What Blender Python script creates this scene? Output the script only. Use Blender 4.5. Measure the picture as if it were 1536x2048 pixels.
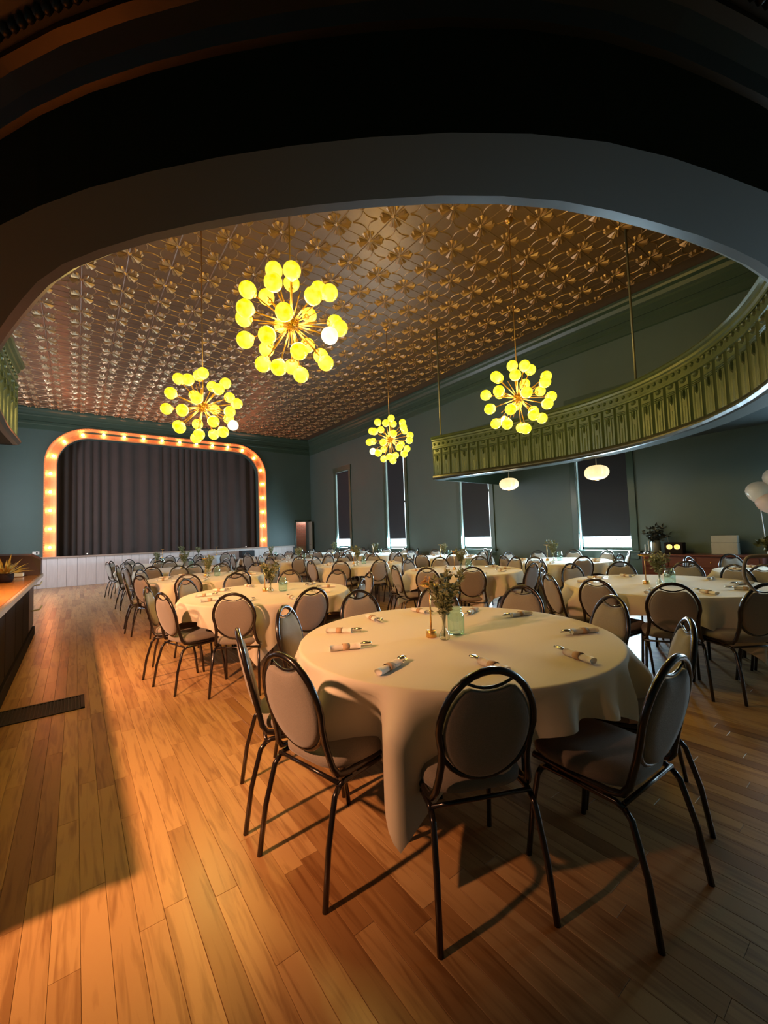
import bpy, math, random
from mathutils import Vector, Matrix
from math import sin, cos, pi, radians, sqrt, atan2, hypot
for o in list(bpy.data.objects): bpy.data.objects.remove(o, do_unlink=True)
S = bpy.context.scene
COL = S.collection
RND = random.Random(7)

# ------------------------------------------------------------------ camera
F_PX, YAW, PITCH, ROLL, HC = 812.89, radians(37.229), radians(3.1086), radians(-1.9669), 1.3693
fw = Vector((sin(YAW)*cos(PITCH), cos(YAW)*cos(PITCH), sin(PITCH)))
rt = Vector((cos(YAW), -sin(YAW), 0)); up = rt.cross(fw)
r2 = rt*cos(ROLL) + up*sin(ROLL); u2 = -rt*sin(ROLL) + up*cos(ROLL)
cam = bpy.data.objects.new('camera', bpy.data.cameras.new('camera')); COL.objects.link(cam)
cam.matrix_world = Matrix(((r2.x, u2.x, -fw.x, 0), (r2.y, u2.y, -fw.y, 0), (r2.z, u2.z, -fw.z, HC), (0, 0, 0, 1)))
cam.data.sensor_fit = 'VERTICAL'; cam.data.sensor_height = 36; cam.data.lens = F_PX/2048*36
cam.data.clip_start = .05; cam.data.clip_end = 200
S.camera = cam

# ------------------------------------------------------------------ world, daylight, exposure
XL, XR, YB, YS, ZC = -3.05, 8.78, -2.6, 17.2, 5.87      # left wall, right wall, rear wall, stage wall, ceiling
WIN_Y = (14.33, 10.86, 7.40, 4.00)                       # window centres on the right wall
SILL, WTOP, WHALF = 0.88, 4.02, 0.52
w = bpy.data.worlds.new('daylight'); S.world = w; w.use_nodes = True
w.node_tree.nodes['Background'].inputs[0].default_value = (.80, .93, 1.0, 1)
w.node_tree.nodes['Background'].inputs[1].default_value = 3.0
S.view_settings.view_transform = 'Standard'; S.view_settings.look = 'None'
S.view_settings.exposure = 0.0; S.view_settings.gamma = 1.0; S.view_settings.use_curve_mapping = False

def area_light(name, loc, sx, sy, power, color, direction):
    l = bpy.data.lights.new(name, 'AREA'); l.shape = 'RECTANGLE'; l.size = sx; l.size_y = sy
    l.energy = power; l.color = color
    o = bpy.data.objects.new(name, l); COL.objects.link(o); o.location = loc
    o.rotation_euler = Vector(direction).to_track_quat('-Z', 'Y').to_euler()
    return o
DAY = (.60, .83, 1.0)
for y in WIN_Y:                                          # the gap under each blind on the right wall
    area_light('window_daylight', (XR+.17, y, 1.04), .98, .32, 250, DAY, (-1, 0, -.12))
for y, p in ((.45, 130), (-1.6, 60)):                    # windows further back along the right wall
    area_light('window_daylight', (XR+.17, y, 1.7), .98, 1.6, p, DAY, (-1, 0, .10))
for y, p in ((14.33, 300), (10.86, 110)):                # unseen left-wall windows: one inferred from the lit stage boards, one added as fill
    area_light('window_daylight', (XL-.17, y, 2.4), .98, 3.0, p, (.95, .90, 1.0), (1, 0, -.05))

# ------------------------------------------------------------------ helpers
class MB:
    def __init__(s): s.v = []; s.f = []; s.sm = []; s.mi = []; s.cur = 0
    def add(s, vs, fs, smooth=False):
        b = len(s.v); s.v += [tuple(v) for v in vs]
        for f in fs: s.f.append(tuple(b+i for i in f)); s.sm.append(smooth); s.mi.append(s.cur)
        return s
    def box(s, a, b, M=None):
        (x0, y0, z0), (x1, y1, z1) = a, b
        vs = [(x0,y0,z0),(x1,y0,z0),(x1,y1,z0),(x0,y1,z0),(x0,y0,z1),(x1,y0,z1),(x1,y1,z1),(x0,y1,z1)]
        if M is not None: vs = [tuple(M @ Vector(v)) for v in vs]
        return s.add(vs, [(0,3,2,1),(4,5,6,7),(0,1,5,4),(1,2,6,5),(2,3,7,6),(3,0,4,7)])
    def bbox(s, a, b, c=.004):                           # box with chamfered edges
        (x0, y0, z0), (x1, y1, z1) = a, b
        vs = []; idx = {}
        for i, x in enumerate((x0, x1)):
            for j, y in enumerate((y0, y1)):
                for k, z in enumerate((z0, z1)):
                    sx, sy, sz = (c, -c)[i], (c, -c)[j], (c, -c)[k]
                    idx[i,j,k,0] = len(vs); vs.append((x, y+sy, z+sz))
                    idx[i,j,k,1] = len(vs); vs.append((x+sx, y, z+sz))
                    idx[i,j,k,2] = len(vs); vs.append((x+sx, y+sy, z))
        g = lambda *t: idx[t]
        fs = []
        for i in (0, 1):
            q = [g(i,0,0,0), g(i,1,0,0), g(i,1,1,0), g(i,0,1,0)]; fs.append(q if i else q[::-1])
            q = [g(0,i,0,1), g(0,i,1,1), g(1,i,1,1), g(1,i,0,1)]; fs.append(q if i else q[::-1])
            q = [g(0,0,i,2), g(1,0,i,2), g(1,1,i,2), g(0,1,i,2)]; fs.append(q if i else q[::-1])
        for i in (0, 1):
            for j in (0, 1):
                q = [g(i,j,0,0), g(i,j,1,0), g(i,j,1,1), g(i,j,0,1)]; fs.append(q if i == j else q[::-1])
                q = [g(i,0,j,0), g(i,0,j,2), g(i,1,j,2), g(i,1,j,0)]; fs.append(q if i == j else q[::-1])
                q = [g(0,i,j,1), g(1,i,j,1), g(1,i,j,2), g(0,i,j,2)]; fs.append(q if i == j else q[::-1])
                for k in (0, 1):
                    q = [g(i,j,k,0), g(i,j,k,1), g(i,j,k,2)]; fs.append(q if (i+j+k) % 2 else q[::-1])
        return s.add(vs, fs)
    def tube(s, pts, r, n=8, closed=False, caps=True):
        pts = [Vector(p) for p in pts]; m = len(pts)
        rad = r if isinstance(r, (list, tuple)) else [r]*m
        vs = []; prev = None
        for i, p in enumerate(pts):
            a = pts[(i-1) % m] if (closed or i > 0) else p
            b = pts[(i+1) % m] if (closed or i < m-1) else p
            t = (b-a).normalized()
            if prev is None:
                prev = t.orthogonal().normalized()
            prev = (prev - t*prev.dot(t))
            prev = prev.normalized() if prev.length > 1e-6 else t.orthogonal().normalized()
            q = t.cross(prev)
            for k in range(n):
                an = 2*pi*k/n; vs.append(p + (prev*cos(an) + q*sin(an))*rad[i])
        fs = []
        for i in range(m if closed else m-1):
            j = (i+1) % m
            for k in range(n):
                l = (k+1) % n; fs.append((i*n+k, i*n+l, j*n+l, j*n+k))
        if caps and not closed:
            fs.append(tuple(range(n-1, -1, -1))); fs.append(tuple((m-1)*n+k for k in range(n)))
        return s.add(vs, fs, True)
    def lathe(s, prof, n=20, c=(0, 0, 0), M=None):
        vs = []; fs = []
        for r, z in prof:
            for k in range(n):
                a = 2*pi*k/n; vs.append((c[0]+r*cos(a), c[1]+r*sin(a), c[2]+z))
        for i in range(len(prof)-1):
            for k in range(n):
                l = (k+1) % n; fs.append((i*n+k, i*n+l, (i+1)*n+l, (i+1)*n+k))
        if M is not None: vs = [tuple(M @ Vector(v)) for v in vs]
        return s.add(vs, fs, True)
    def ball(s, c, r, n=12, m=8, M=None):
        rr = r if isinstance(r, (list, tuple)) else (r, r, r)
        vs = [(c[0], c[1], c[2]-rr[2])]; fs = []
        for i in range(1, m):
            a = -pi/2 + pi*i/m
            for k in range(n):
                b = 2*pi*k/n; vs.append((c[0]+rr[0]*cos(a)*cos(b), c[1]+rr[1]*cos(a)*sin(b), c[2]+rr[2]*sin(a)))
        vs.append((c[0], c[1], c[2]+rr[2])); T = len(vs)-1
        for k in range(n):
            l = (k+1) % n; fs.append((0, 1+l, 1+k)); fs.append((T, T-n+k, T-n+l))
        for i in range(m-2):
            for k in range(n):
                l = (k+1) % n; a = 1+i*n; fs.append((a+k, a+l, a+n+l, a+n+k))
        if M is not None: vs = [tuple(M @ Vector(v)) for v in vs]
        return s.add(vs, fs, True)
    def strip(s, A, B, smooth=False):                    # quads between two polylines
        n = len(A); return s.add(list(A)+list(B), [(i, i+1, n+i+1, n+i) for i in range(n-1)], smooth)
    def mesh(s, name, m):
        me = bpy.data.meshes.new(name); me.from_pydata(s.v, [], s.f)
        for q in (m if isinstance(m, tuple) else (m,)): me.materials.append(q)
        me.polygons.foreach_set('material_index', s.mi)
        me.polygons.foreach_set('use_smooth', s.sm); me.update(); return me

def put(name, me, parent=None, loc=(0, 0, 0), rz=0):
    o = bpy.data.objects.new(name, me); COL.objects.link(o); o.location = loc; o.rotation_euler = (0, 0, rz)
    if parent: o.parent = parent
    return o
def obj(name, mb, m, parent=None, loc=(0, 0, 0), rz=0): return put(name, mb.mesh(name, m), parent, loc, rz)
def tag(o, label, cat, group=None):
    o['label'] = label; o['category'] = cat
    if group: o['group'] = group
    return o
def thing(name, label, cat, loc=(0, 0, 0), rz=0, group=None): return tag(put(name, None, None, loc, rz), label, cat, group)
def struct(name, mb, m, parent=None):
    o = obj(name, mb, m, parent)
    if parent is None: o['kind'] = 'structure'
    return o
def dup(root, loc, rz, label, cat=None, group=None):
    r = root.copy(); COL.objects.link(r); r.location = loc; r.rotation_euler = (0, 0, rz); r['label'] = label
    if group: r['group'] = group
    for ch in root.children:
        c = ch.copy(); COL.objects.link(c); c.parent = r
        for g in ch.children:
            d = g.copy(); COL.objects.link(d); d.parent = c
    return r

# ------------------------------------------------------------------ materials
def nodes(name):
    m = bpy.data.materials.new(name); m.use_nodes = True; nt = m.node_tree
    return m, nt, nt.nodes['Principled BSDF']
def N(nt, t, **k):
    n = nt.nodes.new(t)
    for a, b in k.items(): setattr(n, a, b)
    return n
def mixc(nt, fac, a, b, mode='MIX'):
    n = N(nt, 'ShaderNodeMix', data_type='RGBA', blend_type=mode)
    for i, v in ((0, fac), (6, a), (7, b)):
        if hasattr(v, 'links'): nt.links.new(v, n.inputs[i])
        else: n.inputs[i].default_value = v if i == 0 else (*v, 1)
    return n.outputs[2]
def mat(name, col, rough=.5, metal=0, var=.12, vs=6, bump=0, bs=60, coat=0, sheen=0, spec=.5, stretch=None):
    m, nt, b = nodes(name)
    tc = N(nt, 'ShaderNodeTexCoord'); vec = tc.outputs['Object']
    if stretch:
        mp = N(nt, 'ShaderNodeMapping'); mp.inputs[3].default_value = stretch; nt.links.new(vec, mp.inputs[0]); vec = mp.outputs[0]
    nz = N(nt, 'ShaderNodeTexNoise'); nz.inputs['Scale'].default_value = vs; nz.inputs['Detail'].default_value = 4
    nt.links.new(vec, nz.inputs['Vector'])
    c = mixc(nt, nz.outputs['Fac'], [v*(1-var) for v in col], [min(1, v*(1+var)) for v in col])
    nt.links.new(c, b.inputs['Base Color'])
    b.inputs['Roughness'].default_value = rough; b.inputs['Metallic'].default_value = metal
    b.inputs['Coat Weight'].default_value = coat; b.inputs['Coat Roughness'].default_value = .15
    b.inputs['Sheen Weight'].default_value = sheen; b.inputs['Specular IOR Level'].default_value = spec
    if bump:
        n2 = N(nt, 'ShaderNodeTexNoise'); n2.inputs['Scale'].default_value = bs; n2.inputs['Detail'].default_value = 3
        nt.links.new(vec, n2.inputs['Vector'])
        bp = N(nt, 'ShaderNodeBump'); bp.inputs['Strength'].default_value = bump; bp.inputs['Distance'].default_value = .01
        nt.links.new(n2.outputs['Fac'], bp.inputs['Height']); nt.links.new(bp.outputs['Normal'], b.inputs['Normal'])
    return m
def emat(name, c1, c2, strength, base=(.8, .8, .6), scale=9):
    m, nt, b = nodes(name)
    tc = N(nt, 'ShaderNodeTexCoord'); nz = N(nt, 'ShaderNodeTexNoise'); nz.inputs['Scale'].default_value = scale
    nt.links.new(tc.outputs['Object'], nz.inputs['Vector'])
    rp = N(nt, 'ShaderNodeValToRGB'); rp.color_ramp.elements[0].position = .38; rp.color_ramp.elements[1].position = .62
    rp.color_ramp.elements[0].color = (*c1, 1); rp.color_ramp.elements[1].color = (*c2, 1)
    nt.links.new(nz.outputs['Fac'], rp.inputs['Fac'])
    b.inputs['Base Color'].default_value = (*base, 1); b.inputs['Roughness'].default_value = .25
    nt.links.new(rp.outputs['Color'], b.inputs['Emission Color']); b.inputs['Emission Strength'].default_value = strength
    return m
def glassy(name, tint, gloss=.12, rough=.03, edge=1.0):
    m = bpy.data.materials.new(name); m.use_nodes = True; nt = m.node_tree
    for n in list(nt.nodes): nt.nodes.remove(n)
    out = N(nt, 'ShaderNodeOutputMaterial'); tr = N(nt, 'ShaderNodeBsdfTransparent'); gl = N(nt, 'ShaderNodeBsdfGlossy')
    gl.inputs['Roughness'].default_value = rough
    lw = N(nt, 'ShaderNodeLayerWeight'); fr = N(nt, 'ShaderNodeMath', operation='POWER'); fr.inputs[1].default_value = 4.5; nt.links.new(lw.outputs['Facing'], fr.inputs[0])
    ed = N(nt, 'ShaderNodeMath', operation='POWER'); ed.inputs[1].default_value = 2.5; nt.links.new(lw.outputs['Facing'], ed.inputs[0])
    nt.links.new(mixc(nt, ed.outputs[0], list(tint), [t**edge for t in tint]), tr.inputs[0])      # glass looks deeper in colour where the wall is seen edge-on
    mx = N(nt, 'ShaderNodeMixShader'); ad = N(nt, 'ShaderNodeMath', operation='ADD'); ad.inputs[1].default_value = gloss*.3
    nt.links.new(fr.outputs[0], ad.inputs[0]); nt.links.new(ad.outputs[0], mx.inputs[0])
    nt.links.new(tr.outputs[0], mx.inputs[1]); nt.links.new(gl.outputs[0], mx.inputs[2]); nt.links.new(mx.outputs[0], out.inputs[0])
    return m
def plank_mat(name, joined):
    m, nt, b = nodes(name); L = nt.links.new
    if joined: rnd = N(nt, 'ShaderNodeAttribute', attribute_name='rnd').outputs['Fac']
    else: rnd = N(nt, 'ShaderNodeObjectInfo').outputs['Random']
    geo = N(nt, 'ShaderNodeNewGeometry')
    mp = N(nt, 'ShaderNodeMapping'); mp.inputs[3].default_value = (14, 1.1, 1)
    off = N(nt, 'ShaderNodeMath', operation='MULTIPLY'); off.inputs[1].default_value = 37; L(rnd, off.inputs[0])
    cmb = N(nt, 'ShaderNodeCombineXYZ'); L(off.outputs[0], cmb.inputs[0]); L(off.outputs[0], cmb.inputs[2])
    L(cmb.outputs[0], mp.inputs[1]); L(geo.outputs['Position'], mp.inputs[0])
    g = N(nt, 'ShaderNodeTexNoise'); g.inputs['Scale'].default_value = 2.2; g.inputs['Detail'].default_value = 7; g.inputs['Distortion'].default_value = .8
    L(mp.outputs[0], g.inputs['Vector'])
    rp = N(nt, 'ShaderNodeValToRGB'); e = rp.color_ramp.elements
    e[0].position = .0; e[0].color = (.30, .145, .048, 1); e[1].position = 1; e[1].color = (.54, .32, .120, 1)
    for ps, c in ((.12, (.38, .195, .065, 1)), (.35, (.47, .265, .098, 1)), (.7, (.51, .295, .112, 1))):
        n = e.new(ps); n.color = c
    L(rnd, rp.inputs['Fac'])
    r2_ = N(nt, 'ShaderNodeValToRGB'); r2_.color_ramp.elements[0].position = .34; r2_.color_ramp.elements[1].position = .52
    r2_.color_ramp.elements[0].color = (.56, .46, .38, 1); r2_.color_ramp.elements[1].color = (1, 1, 1, 1)
    L(g.outputs['Fac'], r2_.inputs['Fac'])
    c = mixc(nt, .8, rp.outputs['Color'], r2_.outputs['Color'], 'MULTIPLY')
    L(c, b.inputs['Base Color']); b.inputs['Roughness'].default_value = .36
    b.inputs['Coat Weight'].default_value = .25; b.inputs['Coat Roughness'].default_value = .22
    return m

M = {}
M['wall'] = mat('dark_green_paint', (.066, .106, .098), .48, var=.10, vs=1.5, bump=.05, bs=30)
M['trim'] = mat('green_gloss_paint', (.040, .075, .058), .32, var=.1, bump=.03, bs=20)
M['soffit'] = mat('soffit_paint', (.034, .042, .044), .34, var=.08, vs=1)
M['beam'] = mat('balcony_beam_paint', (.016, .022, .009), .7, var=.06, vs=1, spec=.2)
M['tingold'] = mat('pale_copper_relief', (.40, .255, .135), .34, metal=.40, var=.25, vs=8)  # paler copper tone for the raised fans and arcs of the ceiling tiles
M['tin'] = mat('copper_tin', (.175, .108, .068), .40, metal=.40, var=.22, vs=3, bump=.12, bs=70)
M['tingreen'] = mat('green_pressed_tin', (.050, .075, .036), .34, metal=.15, var=.2, vs=5, bump=.15, bs=60)
M['subfloor'] = mat('dark_subfloor', (.10, .05, .02), .7)
M['plank'] = plank_mat('maple_plank', False); M['plankj'] = plank_mat('maple_plank_field', True)
M['copper'] = mat('orange_copper_strip', (.92, .34, .12), .42, metal=.2, var=.12, vs=20, bump=.5, bs=90)
M['bulb'] = emat('warm_bulb', (1, .34, .11), (1, .40, .16), 62)
M['socket'] = mat('bulb_socket', (.12, .05, .03), .5)
M['curtain'] = mat('black_velvet', (.060, .038, .032), .85, sheen=.25, var=.15, vs=2)
M['whitewash'] = mat('whitewashed_board', (.64, .58, .57), .55, var=.16, vs=3, stretch=(6, 6, .7))
M['lipwood'] = mat('stage_lip_wood', (.36, .27, .22), .4, var=.12)
M['stagefloor'] = mat('stage_floor', (.05, .035, .03), .4)
M['brick'] = mat('pink_brick', (.50, .24, .19), .8, var=.2, vs=20, bump=.3, bs=40)
M['mortar'] = mat('mortar', (.45, .33, .28), .9)
M['paledoor'] = mat('pale_green_door', (.24, .25, .21), .5)
M['frame'] = mat('dark_brown_metal', (.022, .015, .013), .26, metal=.35, var=.05, coat=.5)
M['fabric'] = mat('beige_chair_fabric', (.26, .222, .18), .9, var=.22, vs=220, bump=.2, bs=300, sheen=.3)
M['seat'] = mat('beige_seat_fabric', (.23, .19, .15), .9, var=.22, vs=220, bump=.2, bs=300, sheen=.3)
M['cloth'] = mat('cream_tablecloth', (.68, .61, .47), .85, var=.03, vs=3, bump=.05, bs=400, sheen=.15)
M['bluecloth'] = mat('white_head_tablecloth', (.62, .66, .70), .85, var=.04, vs=2)
M['tabletop'] = mat('plywood_tabletop', (.35, .22, .12), .6)
M['darkmetal'] = mat('black_metal', (.02, .02, .022), .4, metal=.5)
M['napkin'] = mat('white_napkin', (.72, .68, .60), .9, var=.05, bump=.2, bs=120)
M['band'] = mat('kraft_band', (.46, .30, .17), .8, var=.08)
M['steel'] = mat('polished_steel', (.55, .54, .52), .15, metal=1, var=.03)
M['gold'] = mat('brushed_gold', (.72, .44, .14), .3, metal=.9, var=.1)
M['brass'] = mat('brass_arm', (.55, .32, .10), .3, metal=.85, var=.06)
M['globe'] = emat('yellow_globe', (.98, .78, .0), (1.0, .95, .10), 1.1, (.8, .7, .1), 13)
M['globewhite'] = emat('pale_globe', (1, .93, .50), (1, .97, .75), 1.3, (.8, .8, .6), 10)
M['jar'] = glassy('aqua_glass', (.76, .95, .92), .5, .03, 5.0); M['clear'] = glassy('clear_glass', (.90, .92, .88), .5, .03, 6.0)
M['pane'] = glassy('window_glass', (.95, .98, .98), .05)
M['leaf'] = mat('sage_leaf', (.150, .165, .065), .6, var=.4, vs=25)
M['leafpale'] = mat('pale_bloom', (.40, .42, .27), .7, var=.3, vs=25)
M['leafdark'] = mat('dark_leaf', (.025, .032, .026), .6, var=.4, vs=25)
M['dry'] = mat('dried_golden_grass', (.62, .34, .10), .7, var=.25, vs=30)
M['blind'] = mat('charcoal_blind', (.020, .024, .034), .8, var=.06)
M['lantern'] = emat('paper_lantern', (1.0, .76, .36), (1.0, .84, .48), .95, (.8, .7, .5), 3)
M['barwood'] = mat('orange_bar_top', (.62, .26, .05), .25, var=.30, vs=3, coat=.5, stretch=(9, 1, 9))
M['bardark'] = mat('dark_bar_panel', (.014, .008, .007), .75, var=.2, spec=.15)
M['barred'] = mat('mahogany', (.14, .045, .035), .35, var=.25, vs=4, coat=.3, stretch=(3, 1, 6))
M['vent'] = mat('black_iron_grille', (.022, .016, .013), .5, metal=.3)
M['plastic'] = mat('white_plastic', (.72, .70, .66), .4, var=.03)
M['black'] = mat('matte_black', (.014, .014, .016), .6)
M['balloon'] = mat('white_balloon', (.72, .69, .66), .28, var=.03); M['balloonpink'] = mat('blush_balloon', (.74, .58, .56), .28, var=.03)
M['ribbon'] = mat('white_ribbon', (.72, .74, .80), .4)
M['canvas'] = mat('grey_canvas', (.42, .41, .36), .8, var=.08, vs=12)
M['amber'] = emat('amber_dial', (1, .62, .10), (1, .78, .25), 1.6, (.5, .3, .1), 30)
M['driftwood'] = mat('pale_bent_wood', (.26, .21, .18), .6, var=.2, vs=15)
M['jacket'] = mat('black_jacket_cloth', (.018, .018, .022), .9, var=.2)
M['crown'] = mat('dark_crown_paint', (.018, .020, .014), .35)
M['riser'] = mat('dark_mahogany_riser', (.060, .022, .018), .4, var=.25, vs=4)
M['jamb'] = mat('pale_jamb_paint', (.42, .56, .54), .5)
M['rod'] = mat('steel_hanger_rod', (.20, .20, .15), .4, metal=.4)

# ================================================================== STRUCTURE
# ---- floor: subfloor slab + maple planks
floor = struct('floor', MB().box((XL-.2, YB-.2, -.12), (XR+.2, YS+2.2, -.006)), M['subfloor'])
PW, PH = .083, .006
def plank_mb(L, mb=None, x=0, y=0):
    mb = mb or MB(); g, c = .0005, .0008
    x0, x1, y0, y1 = x+g, x+PW-g, y+g, y+L-g
    vs = [(x0,y0,-PH),(x1,y0,-PH),(x1,y1,-PH),(x0,y1,-PH),(x0,y0,-c),(x1,y0,-c),(x1,y1,-c),(x0,y1,-c),
          (x0+c,y0+c,0),(x1-c,y0+c,0),(x1-c,y1-c,0),(x0+c,y1-c,0)]
    return mb.add(vs, [(8,9,10,11),(4,5,9,8),(5,6,10,9),(6,7,11,10),(7,4,8,11),(0,1,5,4),(1,2,6,5),(2,3,7,6),(3,0,4,7)])
PL = (.42, .58, .74, .90, 1.06, 1.26, 1.5, 1.8)
pl_mesh = [plank_mb(L).mesh('plank', M['plank']) for L in PL]
cand = []
nx = int((XR-XL)/PW)+1
pr = random.Random(3)
for i in range(nx):
    x = XL+i*PW; y = YB-pr.random()*1.2
    while y < YS-.12:
        k = pr.randrange(len(PL)); L = PL[k]; cand.append((x, y, k)); y += L
def view(px, py, pz):
    d = Vector((px, py, pz-HC)); z = d.dot(fw)
    if z < .15: return None
    return 768+F_PX*d.dot(r2)/z, 1024-F_PX*d.dot(u2)/z, z
def plank_key(c):
    x, y, k = c; q = view(x+PW/2, y+PL[k]/2, 0)
    if q is None or not (-150 < q[0] < 1700 and q[1] < 2400): return 1e9
    vis = 0 if (x < 1.2 or y < .9) else 3.0          # most planks to the right lie under furniture
    return hypot(x-.3, y-1.0) + vis*.5
cand.sort(key=plank_key)
for x, y, k in cand[:300]: put('plank', pl_mesh[k], floor, (x, y, 0))
fm = MB(); rv = []
for x, y, k in cand[300:]:
    L = min(PL[k], YS-.1-y)
    n0 = len(fm.f); plank_mb(L, fm, x, y); v = pr.random(); rv += [v]*(len(fm.f)-n0)
fo = obj('plank_field', fm, M['plankj'], floor); fo['kind'] = 'stuff'
at = fo.data.attributes.new('rnd', 'FLOAT', 'FACE'); at.data.foreach_set('value', rv)

# ---- ceiling with pressed-tin tiles
ceiling = struct('ceiling', MB().box((XL-.2, YB-.2, ZC+.012), (XR+.2, YS+.4, ZC+.12)), M['tin'])
TS = .587
def tile_mb(mb=None, ox=0, oy=0):
    mb = mb or MB(); z0 = 0.0
    def P(x, y, z): return (ox+x, oy+y, ZC - z if mb_abs else -z)
    # base quad
    mb.add([P(0,0,z0), P(TS,0,z0), P(TS,TS,z0), P(0,TS,z0)], [(0,3,2,1)])
    # seam beads along the edges
    for a, b, w in (((0,0),(TS,0),(0,1)), ((0,TS),(TS,TS),(0,-1)), ((0,0),(0,TS),(1,0)), ((TS,0),(TS,TS),(-1,0))):
        e = .010; h = .006
        mb.add([P(a[0],a[1],h), P(b[0],b[1],h), P(b[0]+w[0]*e, b[1]+w[1]*e, 0), P(a[0]+w[0]*e, a[1]+w[1]*e, 0)], [(0,1,2,3)])
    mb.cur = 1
    # fluted fans springing from each corner
    for cx, cy, a0 in ((0,0,45), (TS,0,135), (TS,TS,225), (0,TS,315)):
        for da in (-21, 0, 21):
            a = radians(a0+da); hw = radians(9.5); r0, r1 = .035, (.185 if da else .205)
            p0 = (cx+r0*cos(a), cy+r0*sin(a)); pl = (cx+r1*cos(a-hw), cy+r1*sin(a-hw)); prr = (cx+r1*cos(a+hw), cy+r1*sin(a+hw))
            pm = (cx+r1*.86*cos(a), cy+r1*.86*sin(a)); pe = (cx+(r1+.016)*cos(a), cy+(r1+.016)*sin(a))
            mb.add([P(*p0,.004), P(*pl,.002), P(*pe,.002), P(*prr,.002), P(*pm,.044)], [(0,1,4), (1,2,4), (2,3,4), (3,0,4)])
        mb.add([P(cx+.03*cos(radians(a0-40)), cy+.03*sin(radians(a0-40)), 0), P(cx+.045*cos(radians(a0)), cy+.045*sin(radians(a0)), 0),
                P(cx+.03*cos(radians(a0+40)), cy+.03*sin(radians(a0+40)), 0), P(cx, cy, .03)], [(0,1,3), (1,2,3)])
    # concave-sided square in the middle
    h0 = TS/2
    for q in range(4):
        A = q*pi/2; ca, sa = cos(A), sin(A)
        row = [[], [], []]
        for j in range(7):
            t = -1+2*j/6; x = .120*t; y = .130-.042*(1-t*t)
            for kk, (dy, zz) in enumerate(((-.007, 0), (0, .011), (.007, 0))):
                X, Y = x, y+dy; row[kk].append(P(h0+ca*X-sa*Y, h0+sa*X+ca*Y, zz))
        mb.strip(row[0], row[1]); mb.strip(row[1], row[2])
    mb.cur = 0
    return mb
mb_abs = False
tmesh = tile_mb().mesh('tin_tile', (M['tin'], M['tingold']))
tiles = []
ix0 = math.floor((XL-3.581)/TS)+1; iy0 = math.floor((YB-4.239)/TS)+1
for i in range(ix0, ix0+20):
    for j in range(iy0, iy0+34):
        x, y = 3.581+i*TS, 4.239+j*TS
        if x+TS > XR or y+TS > YS: continue
        tiles.append((x, y))
def tile_key(t):
    q = view(t[0]+TS/2, t[1]+TS/2, ZC)
    if q is None or not (-40 < q[0] < 1580 and 380 < q[1] < 1000): return 1e9
    return q[2]
tiles.sort(key=tile_key)
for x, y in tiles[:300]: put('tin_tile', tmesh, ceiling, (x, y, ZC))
mb_abs = True; cm = MB()
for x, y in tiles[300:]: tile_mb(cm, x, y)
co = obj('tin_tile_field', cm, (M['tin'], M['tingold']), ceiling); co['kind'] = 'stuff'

# ---- walls
def wall_with_holes(name, axis, pos, thick, a0, a1, z0, z1, holes):
    """wall in plane axis=pos ('x' or 'y'), extent a0..a1, rectangular holes (b0,b1,c0,c1)"""
    mb = MB(); cuts = sorted(set([a0, a1]+[h[0] for h in holes]+[h[1] for h in holes]))
    for p, q in zip(cuts[:-1], cuts[1:]):
        hs = [h for h in holes if h[0] <= p+1e-6 and h[1] >= q-1e-6]
        segs = [(z0, z1)]
        for h in hs:
            ns = []
            for s0, s1 in segs:
                if h[2] > s0: ns.append((s0, min(s1, h[2])))
                if h[3] < s1: ns.append((max(s0, h[3]), s1))
            segs = ns
        for s0, s1 in segs:
            lo, hi = min(pos, pos+thick), max(pos, pos+thick)
            if axis == 'x': mb.box((lo, p, s0), (hi, q, s1))
            else: mb.box((p, lo, s0), (q, hi, s1))
    return struct(name, mb, M['wall'])
RW = [(y-WHALF, y+WHALF, SILL, WTOP) for y in WIN_Y]
RWX = [(.45-WHALF, .45+WHALF, SILL, 2.75), (-1.6-WHALF, -1.6+WHALF, SILL, 2.75)]
LW = [(14.33-WHALF, 14.33+WHALF, SILL, WTOP), (10.86-WHALF, 10.86+WHALF, SILL, WTOP)]
wall_with_holes('wall_right', 'x', XR, .13, YB-.3, YS+2.2, 0, ZC, RW+RWX)
wall_with_holes('wall_left', 'x', XL, -.13, YB-.3, YS+2.2, 0, ZC, LW)
wall_with_holes('wall_rear', 'y', YB, -.3, XL, XR, 0, ZC, [])
# stage wall: rounded proscenium opening and a doorway
PX0, PX1, PZ0, PZ1, PRAD = -.50, 6.28, 1.0, 5.02, .95     # inner opening
DX0, DX1, DZ1 = 8.00, 8.62, 2.06
def arch(off, n=10, z0=PZ0):
    """polyline of the proscenium outline offset outwards by off"""
    x0, x1, zt, r = PX0-off, PX1+off, PZ1+off, PRAD+off
    pts = [(x0, z0)]
    for i in range(n+1):
        a = pi - (pi/2)*i/n; pts.append((x0+r+r*cos(a), zt-r+r*sin(a)))
    for i in range(n+1):
        a = pi/2 - (pi/2)*i/n; pts.append((x1-r+r*cos(a), zt-r+r*sin(a)))
    pts.append((x1, z0)); return pts
wb = MB()
A = arch(0)
outer = []
for x, z in A:                                          # project outline on a rectangle
    outer.append((x, z))
xa, xb = XL-.2, XR+.34
top = [(x, YS, z) for x, z in A]
ceil_line = [(x, YS, ZC) for x, z in A]
half = len(A)
wb.strip(top[1:-1], ceil_line[1:-1])
wb.add([(xa,YS,0),(PX0,YS,0),(PX0,YS,ZC),(xa,YS,ZC)], [(0,3,2,1)])
wb.add([(PX1,YS,0),(DX0,YS,0),(DX0,YS,ZC),(PX1,YS,ZC)], [(0,3,2,1)])
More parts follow.
